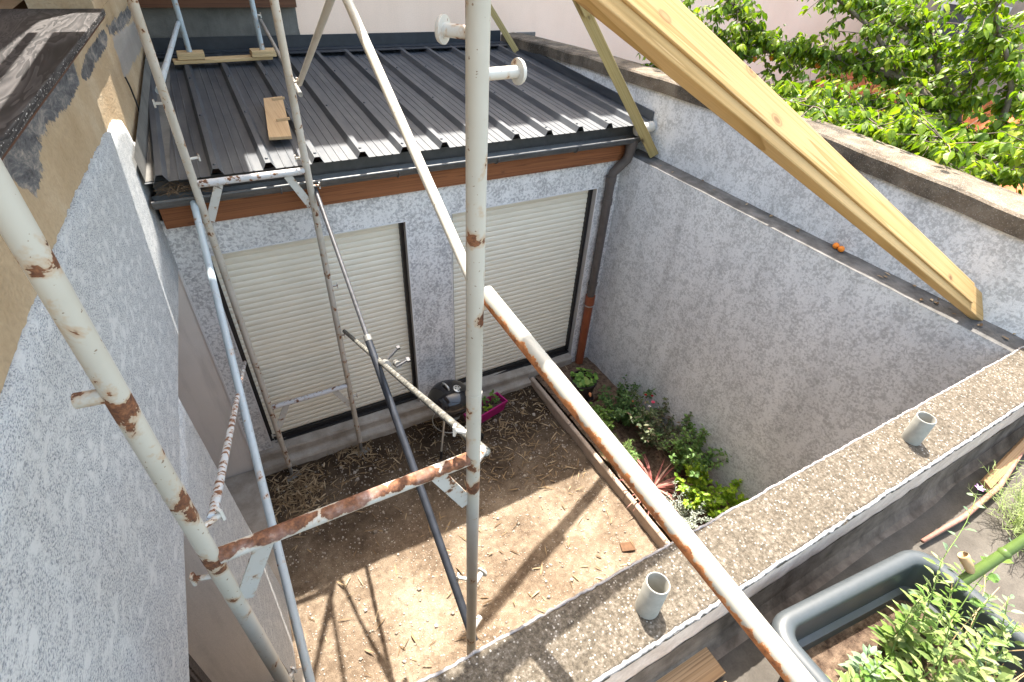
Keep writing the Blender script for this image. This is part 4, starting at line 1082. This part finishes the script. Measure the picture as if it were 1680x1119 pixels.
def straps(name, label, base, n, L, W, mat, seed, up=.7, half=None):
    r_ = random.Random(seed); m = MB(); b = V(base)
    for i in range(n):
        a = r_.uniform(0, 2*pi) if not half else r_.uniform(*half); e = r_.uniform(.05, 1.0)*up + .15
        d = V((cos(a), sin(a), e*1.6)).normalized(); l = L*r_.uniform(.7, 1.15); s = d.cross(V((0, 0, 1))).normalized()
        vs = []; K = 7; p = b + d*.01; lv = r_.random()
        for k in range(K + 1):
            f = k/K; w = W*(.55 + .9*f if f < .5 else 1.0*(1 - f)*2 + .0)*.5
            vs += [p - s*w, p + V((0, 0, -w*.5)), p + s*w]
            p = p + d*l/K; d = (d + V((0, 0, -.10 - .10*(1 - up)*1.2))).normalized()
        m.add(vs, [(3*k + j, 3*k + j + 1, 3*k + j + 4, 3*k + j + 3) for k in range(K) for j in (0, 1)], None, lv)
    o = obj(name, m, mat, origin=b); return tag(o, label, 'plant')
straps('cordyline', 'red strap leaved cordyline rosette by the kerb', (-.60, -2.00, .12), 46, .40, .021, 'leaf_red', 3)
straps('flax_plant', 'dark purple spiky flax leaves against the wall beside the parapet', (-.13, -2.66, .10), 9, .42, .03, 'leaf_purple', 4, .95)
# potted plant
pt = thing('plant_pot', 'dark brown plastic pot on a saucer in the bed corner', 'pot', (-.50, -.60, .10))
PC_ = V((-.50, -.60, .115))
obj('pot', MB().lathe([(.001, .0), (.105, .0), (.145, .25), (.153, .252), (.153, .275), (.140, .275), (.136, .235), (.001, .235)], PC_, 32), 'pot', pt, smooth='auto')
obj('saucer', MB().lathe([(.001, -.012), (.12, -.012), (.145, .025), (.139, .025), (.115, -.004), (.001, -.004)], PC_ - V((.02, .03, .0)), 32), 'pot', pt, smooth='auto')
obj('potting_soil', MB().lathe([(.001, .242), (.137, .240)], PC_, 24), 'potting', pt)
pl = thing('potted_plant', 'round leaved green plant growing in the dark brown pot', 'plant', PC_ + V((0, 0, .24)))
r_ = random.Random(21); lf = MB(); st = MB()
for i in range(70):
    a = r_.uniform(0, 2*pi); q = sqrt(r_.random())*.15; c = PC_ + V((cos(a)*q, sin(a)*q, .25 + r_.uniform(.02, .12) - q*.2))
    lf.disc(c, (cos(a)*.5 + r_.uniform(-.3, .3), sin(a)*.5 + r_.uniform(-.3, .3) - .1, 1), r_.uniform(.016, .034), r_.random(), 8, .18)
    st.path([PC_ + V((cos(a)*q*.3, sin(a)*q*.3, .24)), c], .002, 4)
obj('foliage', lf, 'leaf_round', pl); obj('stems', st, 'stem', pl)
m = MB().leaf(PC_ + V((-.03, -.16, .22)), (0, -.6, -.6), (0, -.7, .7), .06, .04, .2); obj('withered_leaf', m, 'flower_orange', pl)
# magenta trough
mg = thing('flower_trough', 'magenta plastic flower trough behind the barbecue', 'planter', (-1.62, -.34, .04))
Rm = Matrix.Rotation(radians(13), 3, 'Z'); mc = V((-1.635, -.335, .055))
def trough(a, b, h, tk):
    ring = lambda x, y, z: [mc + Rm @ V((sx*x, sy*y, z)) for sx, sy in ((-1, -1), (1, -1), (1, 1), (-1, 1))]
    vs = ring(a*.88, b*.8, 0) + ring(a, b, h - .02) + ring(a + .008, b + .008, h - .02) + ring(a + .008, b + .008, h) + ring(a - tk, b - tk, h) + ring(a*.88, b*.8, .02)
    return MB().add(vs, [(0, 1, 2, 3)] + [(k*4 + i, k*4 + (i + 1) % 4, k*4 + 4 + (i + 1) % 4, k*4 + 4 + i) for k in range(5) for i in range(4)] + [(23, 22, 21, 20)])
obj('trough', trough(.25, .085, .15, .006), 'magenta', mg)
obj('potting_soil', MB().add([mc + Rm @ V((sx*.235, sy*.076, .09)) for sx, sy in ((-1, -1), (1, -1), (1, 1), (-1, 1))], [(0, 1, 2, 3)]), 'potting', mg)
for k, (dx, dy, hh, ml, lb) in enumerate(((.03, -.03, .07, 'leaf_lime', 'wilting light green seedling at the front of the magenta trough'), (.13, .04, .20, 'leaf_light', 'tall young seedling at the back of the magenta trough'), (.17, .0, .08, 'leaf_mid', 'small dark seedling in the right end of the magenta trough'), (.05, .05, .13, 'leaf_mid', 'mid green seedling against the back rim of the magenta trough'))):
    bush('seedling', lb, 'plant', mc + Rm @ V((dx, dy, .09)), .035, hh, 3, 3, .048, .032, ml, 'stem', seed=30 + k, lo_=.6, group='seedlings in the magenta trough')

# ------------------------------------------------------------------ terrace: planter, weeds, boards
pn = thing('large_planter', 'large grey plastic planter full of weeds on the terrace', 'planter', (-2.0, -4.05, 2.4))
PX0, PX1, PY0, PY1, PZ = -2.385, -1.610, -4.62, -3.735, 2.70
def rrect(x0, x1, y0, y1, rad, z, n=7):
    pts = []
    for cx, cy, a0 in ((x1 - rad, y1 - rad, 0), (x0 + rad, y1 - rad, 90), (x0 + rad, y0 + rad, 180), (x1 - rad, y0 + rad, 270)):
        for k in range(n + 1): a = radians(a0 + 90*k/n); pts.append(V((cx + cos(a)*rad, cy + sin(a)*rad, z)))
    return pts
skew = lambda p: V((p.x, p.y - .105*(p.x - PX0), p.z))
def loops(lst):
    m = MB(); n = len(lst[0]); vs = [skew(p) for l in lst for p in l]
    m.add(vs, [(k*n + i, k*n + (i + 1) % n, (k + 1)*n + (i + 1) % n, (k + 1)*n + i) for k in range(len(lst) - 1) for i in range(n)]); return m
L_ = []
L_.append(rrect(PX0 + .10, PX1 - .10, PY0 + .10, PY1 - .10, .05, 2.402))
L_.append(rrect(PX0 + .03, PX1 - .03, PY0 + .03, PY1 - .03, .065, PZ - .045))
for i in range(9):   # rolled rim
    a = radians(180 - 200*i/8 + 10); cx = .030
    off = .030 - cos(a)*-.030; 
    L_.append(rrect(PX0 + .030 + cos(a)*.030, PX1 - .030 - cos(a)*.030, PY0 + .030 + cos(a)*.030, PY1 - .030 - cos(a)*.030, .075 - cos(a)*.022, PZ - .022 + sin(a)*.024))
L_.append(rrect(PX0 + .075, PX1 - .075, PY0 + .075, PY1 - .075, .05, PZ - .13))
L_.append(rrect(PX0 + .095, PX1 - .095, PY0 + .095, PY1 - .095, .04, PZ - .135))
L_.append(rrect(PX0 + .11, PX1 - .11, PY0 + .11, PY1 - .11, .035, PZ - .20))
obj('body', loops(L_), 'planter', pn, smooth='auto')
m = MB(); l = [skew(p) for p in rrect(PX0 + .10, PX1 - .10, PY0 + .10, PY1 - .10, .035, PZ - .17)]; c_ = sum(l, V((0, 0, 0)))/len(l)
m.add([c_] + l, [(0, 1 + i, 1 + (i + 1) % len(l)) for i in range(len(l))]); obj('potting_soil', m, 'potting', pn)
def weed(label, base, d, L, n_leaf, ll, lw, mat, seed, flower=False, pair=True, rs=.0035, group='weeds in the large planter'):
    r_ = random.Random(seed); t = thing('weed', label, 'plant', base, group)
    pts = sway(base, d, L, 9, .10, r_); st = MB().path(pts, [rs*(1 - .65*k/9) for k in range(10)], 6); lf = MB()
    for k in range(n_leaf):
        f = .12 + .88*k/n_leaf; x = f*9; i0 = min(8, int(x)); p = pts[i0].lerp(pts[i0 + 1], x - i0)
        tang = (pts[i0 + 1] - pts[i0]).normalized(); a = k*2.4 + r_.uniform(-.5, .5)
        u = tang.orthogonal().normalized(); w = tang.cross(u); o_ = u*cos(a) + w*sin(a)
        for s in ((1, -1) if pair and k % 2 == 0 else (1,)):
            dd = (o_*s + tang*.35 + V((0, 0, .15))).normalized(); p2 = p + dd*ll*.25
            st.path([p, p2], .0011, 4); sz = (1.15 - .55*f)*r_.uniform(.8, 1.2)
            lf.leaf(p2, dd, (r_.uniform(-.4, .4), r_.uniform(-.4, .4), 1), ll*sz, lw*sz, r_.random(), .2, r_.uniform(.1, .45))
    obj('stem', st, 'stem', t, smooth=True); obj('foliage', lf, mat, t)
    if flower:
        m = MB()
        for k in range(6): a = k*1.05; m.leaf(pts[-1], (cos(a), sin(a), .8), (0, 0, 1), .022, .010, .5, .3, .1)
        obj('flower', m, 'petal_mauve', t)
SOILZ = PZ - .17
W_ = [((-2.20, -4.02), (.15, .25, 1), .20, 13, .075, .042), ((-2.10, -4.10), (.35, .15, 1), .26, 14, .085, .048), ((-2.13, -4.22), (-.1, .2, 1), .22, 14, .09, .05), ((-2.02, -4.02), (.3, .2, .9), .24, 14, .075, .04),
      ((-1.95, -4.12), (.2, -.1, 1), .30, 16, .08, .042), ((-1.98, -4.25), (-.2, .1, 1), .26, 16, .09, .05), ((-2.07, -4.16), (.1, .3, 1), .34, 18, .07, .034), ((-1.88, -4.02), (.25, .15, 1), .30, 16, .07, .036),
      ((-2.22, -4.16), (.1, .0, 1), .12, 10, .075, .045), ((-1.86, -4.12), (.5, .1, .9), .26, 14, .06, .03), ((-2.05, -4.32), (.1, .1, 1), .18, 14, .10, .055), ((-1.92, -3.96), (.2, .3, .9), .20, 12, .06, .034)]
WL = ['low broad leaved weed nearest the left corner of the planter', 'broad leaved weed in the middle of the planter', 'broad leaved weed at the lower left of the planter', 'upright weed in front of the far rim of the planter', 'tall leafy weed in the right half of the planter', 'bushy weed at the bottom edge of the planter',
      'narrow leaved tall weed in the planter centre', 'leafy weed by the far right corner of the planter', 'short pale weed beside the left planter wall', 'leaning weed over the right planter rim', 'large leaved weed lowest in the planter', 'small leaning weed under the far rim of the planter']
for k, ((x, y), d, L, n, ll, lw) in enumerate(W_):
    if k in (11,): continue
    weed(WL[k], (x, y, SOILZ), d, L*1.25, n + 5, ll*.62*(.75 + .5*(k % 2)), lw*.48, 'leaf_weed' if k % 4 else 'leaf_light', 50 + k)
weed('long thin clover like stem arching over the far terrace corner', (-1.86, -3.98, SOILZ), (.75, .22, .50), .62, 16, .042, .030, 'leaf_bluegreen', 71, True, False, .0025)
weed('long blue green stem leaning right over the terrace floor', (-1.83, -4.05, SOILZ), (.95, .02, .55), .52, 14, .045, .026, 'leaf_bluegreen', 72, False, False, .0025)
weed('sparse stem with round leaves above the planter rim', (-1.95, -4.06, SOILZ), (.55, .12, .75), .50, 13, .05, .040, 'leaf_light', 73, False, False, .0025)
weed('thin bare stem reaching right beyond the planter', (-1.80, -4.16, SOILZ), (.9, -.15, .5), .40, 9, .05, .022, 'leaf_weed', 74, False, False, .002)
for k, (x, y, d, L, n, ll, lw, lb) in enumerate(((-2.27, -4.00, (.1, .1, 1), .15, 14, .06, .03, 'small broad leaved weed tucked into the far left corner'), (-2.26, -4.12, (.1, .1, 1), .14, 14, .07, .034, 'small pale weed against the left planter wall'), (-1.80, -4.20, (.3, .2, .9), .34, 24, .05, .022, 'feathery leaved weed near the right wall of the planter'), (-1.90, -4.20, (.2, .3, 1), .38, 26, .055, .026, 'tallest branching weed right of the planter centre'),
        (-1.98, -3.98, (.1, .25, 1), .30, 22, .05, .028, 'slender weed touching the far planter rim'), (-2.14, -4.00, (-.1, .2, 1), .17, 16, .05, .03, 'small upright weed left of the planter centre'),
        (-2.02, -4.20, (.35, .2, 1), .36, 26, .06, .026, 'pointed leaved weed in the thick of the planter'), (-1.84, -4.06, (.5, .3, .8), .36, 24, .05, .024, 'spreading weed over the far right planter corner'))):
    weed(lb, (x, y, SOILZ), d, L, n, ll, lw, ('leaf_weed', 'leaf_light', 'leaf_bluegreen')[k % 3], 90 + k)
r_ = random.Random(123)
for k in range(10):
    x, y = -2.28 + .055*k + r_.uniform(-.02, .02), r_.uniform(-4.34, -3.98)
    weed('low leafy weed among the others on the planter soil', (x, y, SOILZ), (r_.uniform(-.4, .4), r_.uniform(-.2, .5), 1), r_.uniform(.08, .20), 11, r_.uniform(.045, .075), r_.uniform(.022, .036), ('leaf_weed', 'leaf_light', 'leaf_weed')[k % 3], 200 + k, False, True, .003, 'low weeds covering the planter soil')
# thick stalk
sk = thing('cut_stalk', 'thick green hollow stalk lying over the planter', 'plant stalk', (-1.95, -3.977, 3.0))
a0, a1 = V((-2.110, -3.975, 3.128)), V((-1.948, -3.997, 3.307))
ka = (a1 - a0).normalized()
obj('stalk', MB().tube(a0, a1, .0135, .0120, n=16, segs=6), 'stem_thick', sk, smooth='auto')
obj('node', MB().lathe([(.0130, -.008), (.0160, 0), (.0125, .008)], a0 + (a1 - a0)*.50, 16, ka), 'stem_thick', sk, smooth=True)
sb = a0 + (a1 - a0)*.12
obj('broken_branch', MB().lathe([(.002, .0), (.010, .0), (.0135, .055), (.0115, .060), (.009, .02)], sb, 14, (-.15, .55, .55)), 'drystem', sk, smooth=True)
o = obj('dry_cane', MB().path([(-1.30, -3.80, 2.43), (-1.0, -3.82, 2.44), (-.68, -3.81, 2.45), (-.28, -3.745, 2.46)], [.009, .012, .012, .009], 8), 'pinkcane', smooth=True); tag(o, 'split pinkish dry cane lying at the foot of the parapet', 'cane')
o = obj('wood_lath', MB().beam((-.75, -3.775, 2.46), (.15, -3.70, 2.47), .045, .02, (.3, -.5, 1)), 'board_old', bevel=.002); tag(o, 'narrow yellow wooden lath lying at the end of the parapet', 'lath')
r_ = random.Random(77); m = MB()
fc = V((-.80, -4.02, 2.41))
for i in range(230):
    a = r_.uniform(0, 2*pi); d = V((cos(a)*r_.uniform(.2, 1), sin(a)*r_.uniform(.2, 1), r_.uniform(.3, 1.1))); L = r_.uniform(.12, .30); p = fc + V((r_.gauss(0, .05), r_.gauss(0, .05), 0))
    pts = sway(p, d, L, 4, .25, r_)
    for q in range(4): m.leaf(pts[q], (pts[q + 1] - pts[q]), (0, 0, 1), L/4*1.15, .004, r_.random(), .1, 0)
    for q in range(7):
        pp = pts[2].lerp(pts[4], r_.random()); m.leaf(pp, (r_.uniform(-1, 1), r_.uniform(-1, 1), r_.uniform(0, 1)), (0, 0, 1), r_.uniform(.02, .05), .0025, r_.random(), 0, .1)
o = obj('fennel_plant', m, 'leaf_feather', origin=fc); tag(o, 'feathery pale green fennel growing on the terrace at the right edge', 'plant')
o = obj('terrace_board', MB().beam((-2.455, -3.715, 2.416), (-3.1, -3.715, 2.416), .10, .028, (0, 0, 1)), 'board_old', bevel=.003, origin=(-2.7, -3.71, 2.4)); tag(o, 'short worn board lying at the foot of the parapet', 'board')
o = obj('terrace_board', MB().beam((-2.47, -3.83, 2.414), (-3.2, -3.86, 2.414), .10, .022, (0, 0, 1)), 'pine_pale', bevel=.003, origin=(-2.7, -3.84, 2.4)); tag(o, 'paler second board lying nearer the camera by the parapet', 'board')
r_ = random.Random(41); m = MB()
for i in range(40):
    a, b = r_.uniform(0, 1), r_.uniform(0, 2*pi); p = V((-1.83 + r_.gauss(0, .08), -4.25 + r_.gauss(0, .08), SOILZ + .02))
    m.path(sway(p, (r_.uniform(.2, 1), r_.uniform(-1, .3), r_.uniform(.1, .7)), r_.uniform(.12, .4), 5, .3, r_), .0016, 4)
o = obj('dry_stalks', m, 'drystem'); tag(o, 'tangle of dry brown stalks in the right corner of the planter', 'dry plant')

# ------------------------------------------------------------------ fruit and leaves on the ledge
for k, (x, y, lb) in enumerate(((.145, -2.215, 'fallen orange apricot on the ledge, farther of the pair'), (.135, -2.262, 'fallen orange apricot on the ledge, nearer the large beam'))):
    c = V((x, y, 2.744 + .021)); R0 = .0225
    m = MB().lathe([(.001, -R0*.95)] + [(R0*cos(radians(a))*(1 + .02*sin(a)), R0*.95*sin(radians(a))) for a in range(-75, 76, 15)] + [(.003, R0*.9), (.001, R0*.86)], c, 20, (.3, -.2, 1))
    tag(obj('apricot', m, 'apricot', smooth=True, origin=c), lb, 'fruit', 'fallen apricots on the ledge')
r_ = random.Random(9); m = MB()
for i in range(26):
    y = r_.choice([r_.gauss(-2.75, .14), r_.gauss(-3.15, .12), r_.uniform(-3.3, -.3)]); x = r_.uniform(.05, .17); a = r_.uniform(0, 6.28)
    m.leaf((x, y, 2.752), (cos(a), sin(a), .1), (r_.uniform(-.3, .3), r_.uniform(-.3, .3), 1), r_.uniform(.02, .05), r_.uniform(.012, .025), r_.random(), .2, .1)
tag(stuff(obj('fallen_leaves', m, 'straw')), 'dry fallen leaves strewn along the wall ledge', 'leaf litter')

# ------------------------------------------------------------------ apricot tree behind the boundary wall
tr = thing('apricot_tree', 'sunlit apricot tree hanging over the boundary wall', 'tree', (2.5, -1.9, 0))
r_ = random.Random(17)
wd = MB(); lf = MB(); twigs = []
trunk = [V((2.9, -1.6, 0)), V((2.8, -1.65, .8)), V((2.62, -1.75, 1.6)), V((2.45, -1.85, 2.3)), V((2.40, -1.9, 2.75))]
wd.path(trunk, [.11, .10, .09, .085, .08], 12)
stem2 = [V((2.62, -1.75, 1.6)), V((2.35, -2.1, 2.2)), V((2.15, -2.28, 2.72)), V((2.28, -2.12, 3.02)), V((2.38, -2.0, 3.2))]
wd.path(stem2, [.05, .045, .040, .036, .03], 10)
limbs = [
 ([(2.40, -1.9, 2.75), (2.45, -1.5, 3.25), (2.34, -1.05, 3.48), (2.08, -.64, 3.58), (1.75, -.25, 3.60), (1.45, .02, 3.57), (1.1, .3, 3.60)], .050),
 ([(1.75, -.25, 3.60), (1.45, .15, 3.80), (1.25, .35, 4.0)], .022),
 ([(1.45, .02, 3.57), (1.0, .25, 3.50), (.72, .32, 3.46), (.50, .36, 3.42)], .018),
 ([(2.40, -1.9, 2.75), (2.6, -1.5, 3.3), (2.75, -1.0, 3.7), (2.8, -.6, 4.1)], .045),
 ([(2.40, -1.9, 2.75), (2.2, -1.7, 3.05), (1.9, -1.4, 3.2), (1.55, -1.2, 3.2), (1.2, -.9, 3.2)], .035),
 ([(2.45, -1.5, 3.25), (2.0, -1.1, 3.3), (1.6, -.7, 3.3), (1.25, -.35, 3.32), (1.0, -.1, 3.35)], .030),
 ([(2.28, -2.12, 3.02), (1.95, -2.2, 3.1), (1.6, -2.2, 3.08), (1.25, -2.1, 3.10)], .025),
 ([(2.38, -2.0, 3.2), (2.3, -1.9, 3.6), (2.1, -1.7, 3.95), (2.0, -1.5, 4.3)], .028),
 ([(2.38, -2.0, 3.2), (2.1, -2.4, 3.4), (1.75, -2.6, 3.5), (1.5, -2.6, 3.55)], .026),
 ([(2.34, -1.05, 3.48), (2.1, -.7, 3.85), (1.8, -.3, 4.1), (1.6, 0, 4.3)], .026),
 ([(2.08, -.64, 3.58), (2.2, -.2, 3.5), (2.2, .25, 3.45)], .024),
 ([(2.45, -1.5, 3.25), (2.9, -1.1, 3.3), (3.2, -.7, 3.4), (3.5, -.3, 3.5)], .03),
 ([(2.75, -1.0, 3.7), (2.3, -.5, 4.0), (2.1, -.1, 4.2)], .022),
 ([(2.40, -1.9, 2.75), (2.9, -2.0, 3.2), (3.2, -1.9, 3.6), (3.3, -1.6, 4.0)], .03),
 ([(2.2, -1.7, 3.05), (1.7, -1.8, 3.05), (1.3, -1.6, 3.0)], .022),
 ([(2.15, -2.28, 2.72), (1.8, -2.6, 2.85), (1.5, -2.8, 2.95)], .018),
 ([(1.2, -.9, 3.2), (.95, -1.0, 3.35), (.72, -1.2, 3.46), (.55, -1.4, 3.46)], .014),
 ([(1.25, -2.1, 3.10), (1.0, -2.1, 3.35), (.80, -2.2, 3.45), (.62, -2.35, 3.46)], .014),
 ([(1.3, -1.6, 3.0), (1.0, -1.7, 3.3), (.75, -1.8, 3.42), (.6, -1.9, 3.44)], .012),
 ([(1.5, -2.6, 3.55), (1.1, -2.75, 3.5), (.8, -2.85, 3.45)], .012),
 ([(1.1, .3, 3.60), (.85, .45, 3.75), (.7, .5, 3.95)], .012),
 ([(2.6, -1.5, 3.3), (2.5, -1.5, 3.8), (2.4, -1.3, 4.2)], .026),
]
def leafy_twig(p, d, L, nl):
    pts = sway(p, d, L, 5, .22, r_)
    wd.path(pts, [.005, .0045, .004, .0032, .0025, .0015], 5)
    for k in range(nl):
        f = .1 + .9*r_.random(); x = f*5; i0 = min(4, int(x)); q = pts[i0].lerp(pts[i0 + 1], x - i0)
        a = r_.uniform(0, 2*pi); o_ = V((cos(a), sin(a), r_.uniform(-.5, .3))).normalized()
        q2 = q + o_*r_.uniform(.015, .035)
        dd = (o_ + V((0, 0, -.55))).normalized()
        lf.leaf(q2, dd, (r_.uniform(-.7, .7) + .1, r_.uniform(-.7, .7) + .1, 1), *(lambda q: (.088*q, .060*q*r_.uniform(.8, 1.1)))(r_.uniform(.45, 1.0)), r_.random()**1.2, .22, r_.uniform(.1, .45))
    return pts
fruit_spots = []
for pts, r0 in limbs:
    P = [V(p) for p in pts]
    # smooth by inserting jitter
    Q = []
    for i in range(len(P) - 1):
        for k in range(3): Q.append(P[i].lerp(P[i + 1], k/3) + V((r_.uniform(-1, 1), r_.uniform(-1, 1), r_.uniform(-1, 1)))*.018*(k > 0))
    Q.append(P[-1]); n = len(Q)
    wd.path(Q, [r0*(1 - .75*k/(n - 1)) for k in range(n)], 7)
    for k in range(1, n):
        for j in range(7 if k > 2 else 4):
            p = Q[k - 1].lerp(Q[k], r_.random())
            if p.x < .9 and j > 3: continue
            a = r_.uniform(0, 2*pi); d = V((cos(a), sin(a), r_.uniform(-.45, .75)))
            leafy_twig(p, d, r_.uniform(.18, .48), r_.randint(15, 26))
    leafy_twig(Q[-1], Q[-1] - Q[-2], .3, 14)
obj('trunk', wd, 'bark', tr, smooth=True)
obj('crown', lf, 'leaf_tree', tr)
for k, p in enumerate(((1.46, -.02, 3.50), (1.62, -.10, 3.52), (1.92, -.42, 3.50), (2.05, -.55, 3.52), (2.10, -.62, 3.66), (2.30, -1.2, 3.30), (1.80, -.9, 3.18), (1.35, -.3, 3.24))):
    m = MB().lathe([(.001, -.026)] + [(.027*cos(radians(a)), .026*sin(radians(a))) for a in range(-72, 73, 18)] + [(.001, .024)], p, 14)
    obj('fruit', m, 'apricot', tr, smooth=True)

# ------------------------------------------------------------------ neighbour's buildings beyond the tree
nh = thing('neighbour_house', 'neighbouring house with orange tiled lean-to behind the apricot tree', 'building', (7, 0, 0))
obj('wall', MB().box((8.2, -2.0, 2.2), (.4, 9.6, 4.4)), 'house_grey', nh)
def tiles(x0, x1, y0, y1, z0, z1, step=.20):
    m = MB(); X = frange(x0, x1, .04); Y = frange(y0, y1, .33)
    f = lambda x, y: (x, y, z0 + (z1 - z0)*(x - x0)/(x1 - x0))
    Yc = frange(y0, y1, .035)
    m.grid(lambda x, y: (x, y, z0 + (z1 - z0)*(x - x0)/(x1 - x0) + .045*abs(sin(pi*y/step)) + .012*((x/.33) % 1)), frange(x0, x1, .055), Yc)
    return m
obj('tiled_roof', tiles(4.6, 8.0, -.4, 2.9, 1.75, 2.55), 'tile', nh)
obj('lean_to_wall', MB().box((4.75, 1.25, .85), (.2, 3.2, 1.7)), 'house_grey', nh)
obj('tiled_roof', tiles(4.0, 5.6, -3.9, -1.1, 1.75, 2.15), 'tile', nh)
obj('lean_to_wall', MB().box((4.15, -2.5, .85), (.2, 2.6, 1.7)), 'house_grey', nh)
for y, z in ((-.55, 2.9), (-2.0, 2.6), (-3.6, 2.6), (1.2, 3.3)):
    w = obj('window', MB().box((7.985, y, z), (.04, .95, 1.05)), 'glass', nh)
    obj('window_frame', MB().box((7.95, y - .48, z), (.06, .06, 1.1)).box((7.95, y + .48, z), (.06, .06, 1.1)).box((7.95, y, z + .53), (.06, .9, .06)).box((7.95, y, z - .53), (.08, 1.05, .06)).box((7.95, y, z), (.05, .05, 1.0)), 'window_white', w)
